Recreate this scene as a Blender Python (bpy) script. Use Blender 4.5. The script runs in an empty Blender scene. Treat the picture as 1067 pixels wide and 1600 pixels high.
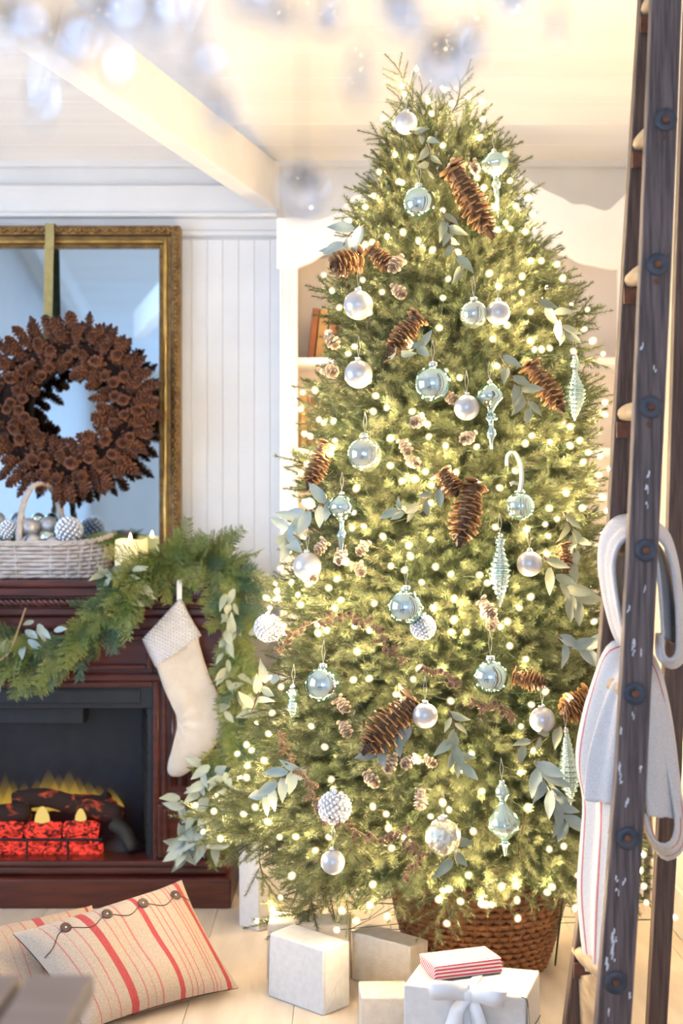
import bpy, bmesh, math, random
import numpy as np
from mathutils import Vector, Matrix

rnd = random.Random(7)
scn = bpy.context.scene
col = scn.collection
PI = math.pi
F = 2000.0          # focal length in pixels of the 1067 x 1600 frame
EYE = 1.35          # camera height

# ------------------------------------------------------------------ camera, sky, lights, exposure
cd = bpy.data.cameras.new('camera')
cam = bpy.data.objects.new('camera', cd); col.objects.link(cam)
cam.location = (0, 0, EYE); cam.rotation_euler = (PI/2, 0, 0)
cd.sensor_fit = 'VERTICAL'; cd.sensor_height = 36; cd.lens = F/1600*36
cd.clip_start = 0.05
cd.dof.use_dof = True; cd.dof.focus_distance = 3.4; cd.dof.aperture_fstop = 2.0
scn.camera = cam
scn.view_settings.view_transform = 'Standard'
try: scn.view_settings.look = 'None'
except Exception: pass
scn.view_settings.exposure = 0.0; scn.view_settings.gamma = 1.0
scn.view_settings.use_curve_mapping = False
scn.cycles.max_bounces = 8; scn.cycles.transparent_max_bounces = 12
scn.cycles.sample_clamp_indirect = 6.0
scn.cycles.caustics_reflective = False; scn.cycles.caustics_refractive = False
scn.cycles.blur_glossy = 0.5

wd = bpy.data.worlds.new('sky'); scn.world = wd; wd.use_nodes = True
wn = wd.node_tree.nodes; wbg = wn['Background']
wbg.inputs[0].default_value = (0.48, 0.68, 1.0, 1); wbg.inputs[1].default_value = 1.2

def area_light(name, loc, rot, sx, sy, power, colr):
    ld = bpy.data.lights.new(name, 'AREA'); ld.shape = 'RECTANGLE'; ld.size = sx; ld.size_y = sy
    ld.energy = power; ld.color = colr
    o = bpy.data.objects.new(name, ld); col.objects.link(o); o.location = loc; o.rotation_euler = rot
    return o
DAY = (0.40, 0.64, 1.0)
# daylight coming in through the two windows behind and left of the camera
area_light('daylight_back_window', (-0.3, -3.32, 1.75), (PI/2, 0, 0), 2.7, 1.7, 135, DAY)
area_light('daylight_left_window', (-2.52, 2.7, 1.5), (PI/2, 0, -PI/2), 1.8, 1.6, 88, (0.52, 0.71, 1.0))
BULB = 560.0        # radiance of one mini bulb
WARM = (1.0, 0.75, 0.43)

# ------------------------------------------------------------------ helpers
def P(px, py, Y):
    return Vector(((px-533.5)/F*Y, Y, EYE-(py-800)/F*Y))
def FL(px, py):                      # a point of the floor seen at a pixel
    return P(px, py, F*EYE/(py-800))

class MB:
    def __init__(s): s.v = []; s.f = []; s.uv = {}
    def add(s, vs, fs, M=None):
        k = len(s.v)
        for p in vs:
            p = Vector(p)
            s.v.append(M @ p if M is not None else p)
        for f in fs: s.f.append([i+k for i in f])
        return s
    def box(s, lo, hi, M=None):
        x0, y0, z0 = lo; x1, y1, z1 = hi
        return s.add([(x0,y0,z0),(x1,y0,z0),(x1,y1,z0),(x0,y1,z0),(x0,y0,z1),(x1,y0,z1),(x1,y1,z1),(x0,y1,z1)],
              [(0,3,2,1),(4,5,6,7),(0,1,5,4),(1,2,6,5),(2,3,7,6),(3,0,4,7)], M)
    def rings(s, rs, closed=True, cap=True, M=None):
        n = len(rs[0]); vs = [p for r in rs for p in r]; fs = []
        for i in range(len(rs)-1):
            for j in range(n if closed else n-1):
                a = i*n+j; b = i*n+(j+1) % n
                fs.append((a, b, b+n, a+n))
        if cap and closed:
            fs.append(tuple(range(n-1, -1, -1))); fs.append(tuple((len(rs)-1)*n+j for j in range(n)))
        return s.add(vs, fs, M)
    def lathe(s, prof, n=20, M=None, rib=None):
        rs = []
        for k, (r, z) in enumerate(prof):
            ring = []
            for j in range(n):
                a = 2*PI*j/n
                q = max(r, 1e-5)*(rib(a, z) if rib else 1)
                ring.append((q*math.cos(a), q*math.sin(a), z))
            rs.append(ring)
        return s.rings(rs, True, True, M)
    def tube(s, pts, rad, n=6, M=None):
        pts = [Vector(p) for p in pts]; rs = []
        up = None
        for i, p in enumerate(pts):
            t = (pts[min(i+1, len(pts)-1)]-pts[max(i-1, 0)])
            t = t.normalized() if t.length > 1e-9 else Vector((0,0,1))
            if up is None: up = t.orthogonal().normalized()
            up = (up - t*up.dot(t)); up = up.normalized() if up.length > 1e-6 else t.orthogonal().normalized()
            w = t.cross(up)
            r = rad[i] if isinstance(rad, (list, tuple)) else rad
            rs.append([p+up*(r*math.cos(2*PI*j/n))+w*(r*math.sin(2*PI*j/n)) for j in range(n)])
        return s.rings(rs, True, True, M)
    def prism(s, outline, y0, y1, M=None):         # outline in x, z
        n = len(outline)
        vs = [(x, y0, z) for x, z in outline]+[(x, y1, z) for x, z in outline]
        fs = [tuple(range(n)), tuple(range(2*n-1, n-1, -1))]
        for i in range(n):
            j = (i+1) % n; fs.append((i, i+n, j+n, j))
        return s.add(vs, fs, M)
    def ball(s, c, r, nu=16, nv=10, sc=(1,1,1)):
        prof = [(r*math.sin(PI*k/nv), -r*math.cos(PI*k/nv)) for k in range(nv+1)]
        return s.lathe(prof, nu, Matrix.Translation(Vector(c)) @ Matrix.Diagonal((*sc, 1)))
    def mesh(s, name):
        me = bpy.data.meshes.new(name); me.from_pydata([tuple(p) for p in s.v], [], s.f); me.update(); return me

def smooth(me, on=True):
    me.polygons.foreach_set('use_smooth', [on]*len(me.polygons))
WL = {}
def link(name, me, mat=None, parent=None, sm=False, world=True):
    if isinstance(me, MB): me = me.mesh(name)
    if mat is not None and not me.materials: me.materials.append(mat)
    if sm: smooth(me)
    o = bpy.data.objects.new(name, me); col.objects.link(o)
    if parent is not None:
        o.parent = parent
        if world and parent.type == 'EMPTY':
            o.matrix_parent_inverse = Matrix.LocRotScale(parent.location, parent.rotation_euler, parent.scale).inverted()
    return o
def tag(o, label=None, cat=None, group=None, kind=None):
    if label: o['label'] = label
    if cat: o['category'] = cat
    if group: o['group'] = group
    if kind: o['kind'] = kind
    return o
def thing(name, label, cat, loc, group=None):
    o = bpy.data.objects.new(name, None); col.objects.link(o); o.location = loc
    o.empty_display_size = 0.05
    return tag(o, label, cat, group)
def struct(name, mb, mat, parent=None, sm=False):
    o = link(name, mb, mat, parent, sm)
    if parent is None: o['kind'] = 'structure'
    return o
def bevel(o, w, seg=2):
    m = o.modifiers.new('edge', 'BEVEL'); m.width = w; m.segments = seg; m.limit_method = 'ANGLE'; m.angle_limit = 0.6
    return o
def copy_tree(o, parent=None):
    c = o.copy(); col.objects.link(c)
    if parent is not None: c.parent = parent
    for ch in list(o.children): copy_tree(ch, c)
    return c
def frame_to(p, d, up=Vector((0,0,1)), roll=0.0, s=1.0):      # local +X -> d
    d = Vector(d).normalized()
    u = Vector(up) - d*d.dot(Vector(up))
    if u.length < 1e-3: u = d.orthogonal()
    u.normalize(); w = u.cross(d)
    M = Matrix((d, w, u)).transposed().to_4x4()
    return Matrix.Translation(Vector(p)) @ M @ Matrix.Rotation(roll, 4, 'X') @ Matrix.Scale(s, 4)
def zto(p, d, roll=0.0, s=1.0):                                 # local +Z -> d
    q = Vector((0,0,1)).rotation_difference(Vector(d).normalized()).to_matrix().to_4x4()
    return Matrix.Translation(Vector(p)) @ q @ Matrix.Rotation(roll, 4, 'Z') @ Matrix.Scale(s, 4)
def catmull(pts, n=8):
    pts = [Vector(p) for p in pts]; out = []
    for i in range(len(pts)-1):
        a = pts[max(i-1, 0)]; b = pts[i]; c = pts[i+1]; d = pts[min(i+2, len(pts)-1)]
        for k in range(n):
            t = k/n
            out.append(0.5*((2*b)+(c-a)*t+(2*a-5*b+4*c-d)*t*t+(3*b-a-3*c+d)*t**3))
    out.append(pts[-1]); return out
def lerp_table(tab, x):
    if x <= tab[0][0]: return tab[0][1]
    for (a, u), (b, v) in zip(tab, tab[1:]):
        if x <= b: return u+(v-u)*(x-a)/(b-a)
    return tab[-1][1]

# ------------------------------------------------------------------ materials
def mat(name, c1, c2=None, scale=8.0, rough=0.5, metal=0.0, bump=0.0, bscale=None, stretch=(1,1,1), spec=0.5,
        emit=None, estr=0.0, trans=0.0, ior=1.45, coat=0.0, lo=0.35, hi=0.65, space='Object', sheen=0.0, sss=0.0, detail=4.0):
    m = bpy.data.materials.new(name); m.use_nodes = True
    nt = m.node_tree; N = nt.nodes; L = nt.links
    b = N['Principled BSDF']
    b.inputs['Base Color'].default_value = (*c1, 1); b.inputs['Roughness'].default_value = rough
    b.inputs['Metallic'].default_value = metal; b.inputs['Specular IOR Level'].default_value = spec
    b.inputs['Transmission Weight'].default_value = trans; b.inputs['IOR'].default_value = ior
    b.inputs['Coat Weight'].default_value = coat; b.inputs['Sheen Weight'].default_value = sheen
    if sss: b.inputs['Subsurface Weight'].default_value = sss; b.inputs['Subsurface Radius'].default_value = (0.02, 0.012, 0.006)
    if emit: b.inputs['Emission Color'].default_value = (*emit, 1); b.inputs['Emission Strength'].default_value = estr
    if c2 is not None or bump:
        if space == 'World':
            src = N.new('ShaderNodeNewGeometry').outputs['Position']
        else:
            src = N.new('ShaderNodeTexCoord').outputs['Object']
        mp = N.new('ShaderNodeMapping'); mp.inputs['Scale'].default_value = stretch
        L.new(src, mp.inputs['Vector'])
        if c2 is not None:
            t = N.new('ShaderNodeTexNoise'); t.inputs['Scale'].default_value = scale; t.inputs['Detail'].default_value = detail
            L.new(mp.outputs[0], t.inputs['Vector'])
            r = N.new('ShaderNodeValToRGB'); r.color_ramp.elements[0].position = lo; r.color_ramp.elements[1].position = hi
            r.color_ramp.elements[0].color = (*c1, 1); r.color_ramp.elements[1].color = (*c2, 1)
            L.new(t.outputs['Fac'], r.inputs[0]); L.new(r.outputs[0], b.inputs['Base Color'])
        if bump:
            t2 = N.new('ShaderNodeTexNoise'); t2.inputs['Scale'].default_value = bscale or scale; t2.inputs['Detail'].default_value = 5
            L.new(mp.outputs[0], t2.inputs['Vector'])
            bp = N.new('ShaderNodeBump'); bp.inputs['Strength'].default_value = bump; bp.inputs['Distance'].default_value = 0.01
            L.new(t2.outputs['Fac'], bp.inputs['Height']); L.new(bp.outputs[0], b.inputs['Normal'])
    return m
def striped(name, base, stripes, rough=0.9, axis=0, weave=True, base2=None):     # stripes: (from, to, colour) along one UV axis
    m = mat(name, base, rough=rough, spec=0.2)
    N = m.node_tree.nodes; L = m.node_tree.links; b = N['Principled BSDF']
    uv = N.new('ShaderNodeTexCoord'); sx = N.new('ShaderNodeSeparateXYZ'); L.new(uv.outputs['UV'], sx.inputs[0])
    r = N.new('ShaderNodeValToRGB'); r.color_ramp.interpolation = 'CONSTANT'; e = r.color_ramp.elements
    e[0].position = 0; e[0].color = (*base, 1)
    e.remove(e[1])
    for a, c, k in stripes:
        q = e.new(a); q.color = (*k, 1); q = e.new(c); q.color = (*base, 1)
    L.new(sx.outputs[axis], r.inputs[0])
    t = N.new('ShaderNodeTexNoise'); t.inputs['Scale'].default_value = 260; t.inputs['Detail'].default_value = 2
    L.new(uv.outputs['Object'], t.inputs['Vector'])
    mx = N.new('ShaderNodeMix'); mx.data_type = 'RGBA'; mx.blend_type = 'OVERLAY'; mx.inputs[0].default_value = 0.35
    L.new(r.outputs[0], mx.inputs[6]); L.new(t.outputs['Fac'], mx.inputs[7]); L.new(mx.outputs[2], b.inputs['Base Color'])
    bp = N.new('ShaderNodeBump'); bp.inputs['Strength'].default_value = 0.25; bp.inputs['Distance'].default_value = 0.003
    L.new(t.outputs['Fac'], bp.inputs['Height']); L.new(bp.outputs[0], b.inputs['Normal'])
    return m
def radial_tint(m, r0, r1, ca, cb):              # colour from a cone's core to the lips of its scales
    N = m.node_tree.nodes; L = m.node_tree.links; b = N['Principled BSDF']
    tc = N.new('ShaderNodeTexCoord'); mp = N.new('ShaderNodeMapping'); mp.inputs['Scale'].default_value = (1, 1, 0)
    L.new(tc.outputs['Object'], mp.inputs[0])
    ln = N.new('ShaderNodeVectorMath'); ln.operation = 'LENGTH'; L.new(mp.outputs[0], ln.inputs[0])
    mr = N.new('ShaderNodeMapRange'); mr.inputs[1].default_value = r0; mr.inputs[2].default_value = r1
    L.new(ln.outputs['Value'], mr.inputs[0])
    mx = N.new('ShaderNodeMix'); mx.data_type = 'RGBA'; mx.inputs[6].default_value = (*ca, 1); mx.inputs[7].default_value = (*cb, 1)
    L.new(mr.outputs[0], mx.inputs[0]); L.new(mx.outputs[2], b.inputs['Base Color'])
    return m
def facing_tint(m, ca, cb, blend=0.35):          # colour at the middle and at the rim of coloured glass
    N = m.node_tree.nodes; L = m.node_tree.links; b = N['Principled BSDF']
    lw = N.new('ShaderNodeLayerWeight'); lw.inputs[0].default_value = blend
    mx = N.new('ShaderNodeMix'); mx.data_type = 'RGBA'; mx.inputs[6].default_value = (*ca, 1); mx.inputs[7].default_value = (*cb, 1)
    L.new(lw.outputs['Facing'], mx.inputs[0]); L.new(mx.outputs[2], b.inputs['Base Color'])
    return m

W = {}
W['paint'] = mat('white_paint', (0.80,0.77,0.74), (0.76,0.73,0.70), 6, 0.45, bump=0.05, bscale=30)
W['ceil'] = mat('ceiling_paint', (0.90,0.86,0.82), (0.86,0.81,0.77), 3, 0.6, stretch=(0.3,3,3), bump=0.08, bscale=20)
W['floor'] = mat('whitewashed_boards', (0.68,0.58,0.47), (0.58,0.48,0.38), 5, 0.5, stretch=(3,0.6,1), bump=0.12, bscale=24)
W['hutch'] = mat('hutch_paint', (0.90,0.87,0.84), (0.86,0.83,0.80), 7, 0.45, bump=0.04, bscale=40)
W['hutch_back'] = mat('hutch_back_paint', (0.82,0.70,0.60), (0.78,0.66,0.56), 5, 0.6)
W['cherry'] = mat('cherry_wood', (0.055,0.012,0.009), (0.10,0.022,0.014), 5, 0.28, stretch=(1.2,6,9), bump=0.03, coat=0.35)
W['black'] = mat('black_metal', (0.012,0.013,0.017), (0.018,0.019,0.024), 20, 0.45)
W['firebrick'] = mat('black_firebrick', (0.035,0.032,0.028), (0.02,0.018,0.017), 12, 0.7, bump=0.3)
W['gold'] = mat('antique_gilt', (0.30,0.17,0.055), (0.16,0.085,0.03), 30, 0.38, metal=0.65, bump=0.35, bscale=90)
W['gold_bright'] = mat('rubbed_gilt', (0.58,0.36,0.10), (0.34,0.20,0.06), 18, 0.28, metal=0.8, bump=0.15, bscale=70)
W['mirror'] = mat('mirror_silver', (0.68,0.85,1.0), rough=0.015, metal=1.0)
W['ribbon_gold'] = mat('olive_gold_ribbon', (0.42,0.34,0.13), (0.34,0.27,0.10), 40, 0.55)
W['wicker'] = mat('brown_wicker', (0.26,0.105,0.036), (0.14,0.05,0.018), 14, 0.42, stretch=(1,1,3), bump=0.2, bscale=60)
W['wicker_white'] = mat('whitewashed_wicker', (0.62,0.55,0.50), (0.45,0.36,0.30), 22, 0.7, bump=0.2, bscale=80)
W['needles'] = mat('spruce_needles', (0.085,0.115,0.042), (0.26,0.272,0.13), 7, 0.5, space='World', lo=0.3, hi=0.7, spec=0.35)
W['twig'] = mat('brown_twig', (0.10,0.06,0.03), (0.16,0.10,0.05), 20, 0.8)
W['cedar'] = mat('cedar_green', (0.10,0.145,0.028), (0.24,0.26,0.075), 10, 0.55, space='World')
W['fir'] = mat('fir_green', (0.035,0.085,0.040), (0.10,0.14,0.06), 9, 0.55, space='World')
W['leaf'] = mat('dusty_eucalyptus', (0.27,0.30,0.20), (0.42,0.43,0.31), 14, 0.6, space='World', spec=0.3)
W['leaf_blue'] = mat('silvery_eucalyptus', (0.25,0.31,0.28), (0.38,0.44,0.41), 14, 0.6, space='World', spec=0.3)
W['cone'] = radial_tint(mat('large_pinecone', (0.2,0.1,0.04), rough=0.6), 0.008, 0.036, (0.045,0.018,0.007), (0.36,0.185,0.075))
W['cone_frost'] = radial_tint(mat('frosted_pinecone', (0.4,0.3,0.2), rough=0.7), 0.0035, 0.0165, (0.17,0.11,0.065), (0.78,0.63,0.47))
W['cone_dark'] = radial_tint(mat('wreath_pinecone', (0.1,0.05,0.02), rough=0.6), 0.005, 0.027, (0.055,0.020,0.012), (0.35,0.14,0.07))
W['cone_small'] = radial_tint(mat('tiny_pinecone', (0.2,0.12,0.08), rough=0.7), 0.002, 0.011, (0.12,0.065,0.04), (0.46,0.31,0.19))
W['twine'] = mat('jute_twine', (0.42,0.28,0.15), (0.30,0.19,0.09), 60, 0.85)
W['mint'] = facing_tint(mat('mint_mirror_glass', (0.8,0.9,0.85), rough=0.06, metal=0.95), (0.66,0.78,0.80), (0.32,0.64,0.36), 0.42)
W['mint_clear'] = facing_tint(mat('clear_mercury_glass', (0.85,0.9,0.85), rough=0.1, metal=0.75, bump=0.1, bscale=60), (0.62,0.66,0.62), (0.40,0.52,0.28), 0.4)
W['mint_rib'] = facing_tint(mat('ribbed_mint_glass', (0.7,0.85,0.75), rough=0.13, metal=0.75), (0.66,0.76,0.66), (0.36,0.66,0.52), 0.42)
W['pearl'] = mat('matte_pearl', (0.60,0.58,0.58), rough=0.34, metal=0.45)
W['glitter'] = mat('silver_glitter', (0.75,0.75,0.74), (0.45,0.45,0.47), 220, 0.22, metal=0.85, bump=1.0, bscale=240)
W['crackle'] = mat('crackled_glass', (0.78,0.77,0.70), (0.45,0.42,0.30), 70, 0.12, metal=0.7, bump=0.7, bscale=110)
W['cap'] = mat('silver_cap', (0.7,0.69,0.66), rough=0.25, metal=1.0)
W['thread'] = mat('silver_thread', (0.7,0.66,0.58), rough=0.5)
W['kraft'] = mat('cream_wrapping_paper', (0.74,0.65,0.54), (0.66,0.57,0.46), 40, 0.62, bump=0.12, bscale=160)
W['kraft_white'] = mat('white_wrapping_paper', (0.76,0.72,0.68), (0.70,0.66,0.62), 50, 0.6, bump=0.1, bscale=180)
W['satin'] = mat('white_satin', (0.84,0.83,0.84), rough=0.35, sheen=0.3)
W['stocking'] = mat('ivory_velvet', (0.62,0.55,0.47), (0.55,0.48,0.40), 18, 0.8, bump=0.15, bscale=70, sheen=0.3)
W['cuff'] = mat('sequin_cuff_cloth', (0.62,0.60,0.60), (0.54,0.52,0.52), 40, 0.6, bump=0.2, bscale=150)
W['sequin'] = mat('clear_sequin', (0.9,0.9,0.92), rough=0.12, metal=0.6)
W['wood_dark'] = mat('weathered_ladder_wood', (0.060,0.043,0.043), (0.15,0.112,0.112), 14, 0.62, stretch=(9,9,0.5), bump=0.35, bscale=22)
W['wood_red'] = mat('dark_red_ladder_wood', (0.06,0.035,0.028), (0.12,0.075,0.06), 14, 0.65, stretch=(9,9,0.5), bump=0.3, bscale=22)
W['rung'] = mat('worn_rung_wood', (0.46,0.33,0.19), (0.30,0.20,0.11), 10, 0.6, stretch=(6,1,6), bump=0.2, bscale=22)
W['washer'] = mat('blued_steel_washer', (0.045,0.052,0.072), (0.08,0.08,0.095), 30, 0.5, metal=0.5, bump=0.2, bscale=70)
W['rust'] = mat('rusty_iron', (0.22,0.09,0.05), (0.12,0.055,0.04), 40, 0.7, metal=0.4, bump=0.3)
W['chip'] = mat('chipped_white_paint', (0.62,0.62,0.66), rough=0.7)
W['button'] = mat('brown_coconut_button', (0.06,0.03,0.022), (0.11,0.06,0.045), 40, 0.4)
W['book'] = mat('old_leather_book', (0.36,0.12,0.045), (0.28,0.09,0.03), 14, 0.6)
W['book_tan'] = mat('tan_cloth_book', (0.52,0.29,0.11), (0.46,0.25,0.09), 14, 0.7)
W['pages'] = mat('aged_pages', (0.62,0.46,0.26), (0.52,0.37,0.2), 30, 0.8, stretch=(20,1,1))
W['grey_wood'] = mat('grey_brown_wood', (0.27,0.205,0.18), (0.22,0.165,0.145), 6, 0.6, stretch=(1,6,6))
W['wax'] = mat('candle_wax', (0.85,0.74,0.50), rough=0.5, sss=0.3)
W['glass'] = mat('cut_crystal', (0.84,0.86,0.95), rough=0.0, trans=1.0, ior=1.5)
W['nickel'] = mat('aged_nickel', (0.45,0.45,0.47), rough=0.3, metal=1.0)
W['cord'] = mat('green_light_cord', (0.03,0.06,0.025), rough=0.6)
W['pane'] = None

def emission_mat(name, colr, strength):
    m = bpy.data.materials.new(name); m.use_nodes = True; N = m.node_tree.nodes; L = m.node_tree.links
    N.remove(N['Principled BSDF']); e = N.new('ShaderNodeEmission'); e.inputs[0].default_value = (*colr, 1); e.inputs[1].default_value = strength
    L.new(e.outputs[0], N['Material Output'].inputs[0]); return m
W['bulb'] = emission_mat('glowing_filament', WARM, BULB)
def halo_shell_mat():                                         # added soft glow halo around each mini bulb, emission fading towards its rim
    m = emission_mat('bulb_halo_glow', (1.0, 0.80, 0.47), 1.0); N = m.node_tree.nodes; L = m.node_tree.links; e = N['Emission']
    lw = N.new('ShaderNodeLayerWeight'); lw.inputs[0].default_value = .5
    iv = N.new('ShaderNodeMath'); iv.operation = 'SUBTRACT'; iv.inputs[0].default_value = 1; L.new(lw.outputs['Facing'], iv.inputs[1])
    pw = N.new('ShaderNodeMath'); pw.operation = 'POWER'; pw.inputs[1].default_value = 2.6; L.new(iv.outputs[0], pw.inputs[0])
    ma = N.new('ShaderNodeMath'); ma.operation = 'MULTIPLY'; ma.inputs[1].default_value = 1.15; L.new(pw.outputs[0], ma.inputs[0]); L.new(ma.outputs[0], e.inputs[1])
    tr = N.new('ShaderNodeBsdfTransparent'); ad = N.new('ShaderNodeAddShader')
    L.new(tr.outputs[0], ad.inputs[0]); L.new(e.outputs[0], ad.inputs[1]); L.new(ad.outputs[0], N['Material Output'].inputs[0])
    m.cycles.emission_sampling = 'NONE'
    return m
W['bulb_halo'] = halo_shell_mat()

W['flame_tip'] = emission_mat('candle_flame', (1, 0.75, 0.3), 40)
# ------------------------------------------------------------------ the room
XL, XR, YB, YF = -2.45, 1.09, 4.75, -3.2
def ceil_z(y): return 2.64+0.22*(YB-y) if y > 0.6 else 3.553-(0.6-y)*0.225

floor = struct('floor', MB().box((XL-.1, YF-.1, -0.08), (XR+.1, YB+.1, -0.012)), W['floor'])
x = XL; k = 0
while x < XR-0.01:
    w = min(0.29, XR-x)
    bevel(link('plank', MB().box((x+.0008, YF, -0.014), (x+w-.0008, YB, 0.0)), W['floor'], floor), 0.0015, 1); x += w
def slab(y0, y1, x0, x1, t0, t1):
    m = MB(); z0, z1 = ceil_z(y0), ceil_z(y1)
    return m.add([(x0,y0,z0+t0),(x1,y0,z0+t0),(x1,y1,z1+t0),(x0,y1,z1+t0),(x0,y0,z0+t1),(x1,y0,z0+t1),(x1,y1,z1+t1),(x0,y1,z1+t1)],
          [(0,3,2,1),(4,5,6,7),(0,1,5,4),(1,2,6,5),(2,3,7,6),(3,0,4,7)])
cm = slab(0.6, YB+.1, XL-.1, XR+.1, 0.012, 0.08)
m2 = slab(YF-.1, 0.6, XL-.1, XR+.1, 0.0, 0.08); cm.add(m2.v, m2.f)
ceiling = struct('ceiling', cm, W['ceil'])
y = YB
while y > 2.9:
    bevel(link('plank', slab(y-0.143, y-0.001, XL, XR, 0.0, 0.016), W['ceil'], ceiling), 0.002, 1); y -= 0.143
bevel(link('plank', slab(0.62, y, XL, XR, 0.0, 0.016), W['ceil'], ceiling), 0.002, 1)

wall_back = struct('wall_back', MB().box((XL, YB, 0), (XR, YB+.1, 2.70)), W['paint'])
bw = 0.0585; x = -1.96; bm_ = None
while x < -0.19:
    if bm_ is None:
        bm_ = MB().box((0.0003, -0.012, 0), (bw-0.0003, 0.0, 2.36)).mesh('board'); bm_.materials.append(W['paint'])
    o = link('board', bm_, None, wall_back); o.location = (x, YB, 0); bevel(o, 0.0022, 1); x += bw
for i, (z0, z1, d) in enumerate([(2.372, 2.392, 0.018), (2.392, 2.437, 0.012), (2.437, 2.452, 0.045), (2.452, 2.556, 0.03), (2.625, 2.66, 0.03)]):
    bevel(struct('trim_%d' % (i+1), MB().box((XL, YB-d, z0), (-0.235 if i < 4 else XR, YB, z1)), W['paint']), 0.004, 2)
wall_right = struct('wall_right', MB().box((XR, YF, 0), (XR+.1, YB, 3.7)), W['paint'])
gm = MB().box((-0.012, 0.001, 0.15), (0, 0.084, 2.5)).mesh('board'); gm.materials.append(W['paint'])
for k in range(18):
    o = link('board', gm, None, wall_right); o.location = (XR, 2.9+k*0.0855, 0); bevel(o, 0.003, 1)
bevel(struct('baseboard_right', MB().box((XR-0.02, 0.5, 0), (XR, 4.44, 0.15)), W['paint']), 0.005)

def holed(axis, at, thick, a0, a1, z0, z1, h):     # a wall with one window opening h = (a0,a1,z0,z1)
    m = MB()
    for (p, q, r, s) in [(a0, h[0], z0, z1), (h[1], a1, z0, z1), (h[0], h[1], z0, h[2]), (h[0], h[1], h[3], z1)]:
        if axis == 'x': m.box((at, p, r), (at+thick, q, s))
        else: m.box((p, at, r), (q, at+thick, s))
    return m
struct('wall_left', holed('x', XL-.1, .1, YF, YB, 0, 3.7, (1.75, 3.65, 0.7, 2.35)), W['paint'])
struct('wall_front', holed('y', YF-.1, .1, XL, XR, 0, 3.7, (-1.65, 0.75, 0.8, 2.5)), W['paint'])
def pane_mat():
    m = bpy.data.materials.new('window_glass'); m.use_nodes = True; N = m.node_tree.nodes; L = m.node_tree.links
    N.remove(N['Principled BSDF']); t = N.new('ShaderNodeBsdfTransparent'); g = N.new('ShaderNodeBsdfGlossy'); g.inputs['Roughness'].default_value = 0
    x = N.new('ShaderNodeMixShader'); x.inputs[0].default_value = 0.06
    L.new(t.outputs[0], x.inputs[1]); L.new(g.outputs[0], x.inputs[2]); L.new(x.outputs[0], N['Material Output'].inputs[0]); return m
PANE = pane_mat()
def window(n, M, w, h, nx, nz):                    # local: opening in x, z, faces +-y
    f = MB(); t = 0.05
    f.box((0,-.03,0),(t,.03,h),M).box((w-t,-.03,0),(w,.03,h),M).box((t,-.03,0),(w-t,.03,t),M).box((t,-.03,h-t),(w-t,.03,h),M)
    for i in range(1, nx): f.box((w*i/nx-.012,-.015,t),(w*i/nx+.012,.015,h-t),M)
    for i in range(1, nz): f.box((t,-.014,h*i/nz-.012),(w-t,.014,h*i/nz+.012),M)
    o = struct('window_%d' % n, f, W['paint'])
    link('pane', MB().box((t,-.002,t),(w-t,.002,h-t),M), PANE, o)
window(1, Matrix.Translation((-1.65, YF-.05, 0.8)), 2.4, 1.7, 4, 2)
window(2, Matrix.Translation((XL-.05, 1.75, 0.7)) @ Matrix.Rotation(PI/2, 4, 'Z'), 1.9, 1.65, 4, 2)

# white tie beam running into the corner above the fireplace, and the rafters the mirror shows
def beam(p0, p1, w, h):
    p0, p1 = Vector(p0), Vector(p1); d = (p1-p0).normalized(); s = d.cross(Vector((0,0,1))).normalized()*(w/2); u = s.cross(d).normalized()*h
    rs = [[p-s, p+s, p+s+u, p-s+u] for p in (p0, p1)]
    return bevel(struct('beam', MB().rings(rs), W['ceil']), 0.004)
beam((-0.262, 4.74, 2.468), (-1.30, 1.18, 2.468), 0.075, 0.165)
beam((-1.75, 3.4, ceil_z(3.4)-0.13), (-1.75, 0.7, ceil_z(0.7)-0.13), 0.1, 0.14)
for xx in (-2.2, -1.2, -0.2):
    beam((xx, 0.5, ceil_z(0.5)-0.16), (xx, YF, ceil_z(YF)-0.16), 0.1, 0.16)
beam((XL, 0.6, 3.38), (XR, 0.6, 3.38), 0.12, 0.17)

# ------------------------------------------------------------------ white hutch behind the tree
hutch = thing('hutch', 'white built-in hutch with scalloped top and open shelves behind the tree', 'hutch', (0.36, 4.6, 0))
HX0, HX1, HY = -0.226, 1.05, 4.45
sh = F/HY
def hx(px): return (px-533.5)/sh
def hz(py): return EYE-(py-800)/sh
crest = [(432,342),(466,340),(500,343),(528,331),(545,313),(562,300),(582,280),(610,264),(650,252),(700,247),(760,252),(810,272),(849,297),(879,310),(894,320),(914,320),(944,330),(960,320),(976,306),(992,302),(1005,302)]
under = [(1005,420),(968,420),(955,421),(930,416),(905,411),(890,402),(872,399),(840,388),(700,380),(560,384),(525,390),(505,398),(492,408),(478,414),(465,420),(432,420)]
out = [Vector((hx(a), 0, hz(b))) for a, b in crest]; o2 = [Vector((hx(a), 0, hz(b))) for a, b in under]
oc = catmull(out[1:], 3); ou = catmull(o2[1:-1], 3)
pl = [(out[0].x, out[0].z)]+[(p.x, p.z) for p in oc]+[(o2[0].x, o2[0].z)]+[(p.x, p.z) for p in ou]+[(o2[-1].x, o2[-1].z)]
bevel(link('valance', MB().prism(pl, HY-.012, HY+.012), W['hutch'], hutch), 0.003)
for a in (437, 967):
    m = MB(); x0, x1 = hx(a), hx(a+(28 if a < 900 else 38)); m.box((x0, HY, 0.0), (x1, HY+.03, hz(418)))
    for k in range(5):
        xx = x0+(x1-x0)*(k+.5)/5; m.tube([(xx, HY, 0.95), (xx, HY, hz(424))], (x1-x0)/5*.40, 8)
    link('pilaster', m, W['hutch'], hutch)
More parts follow.
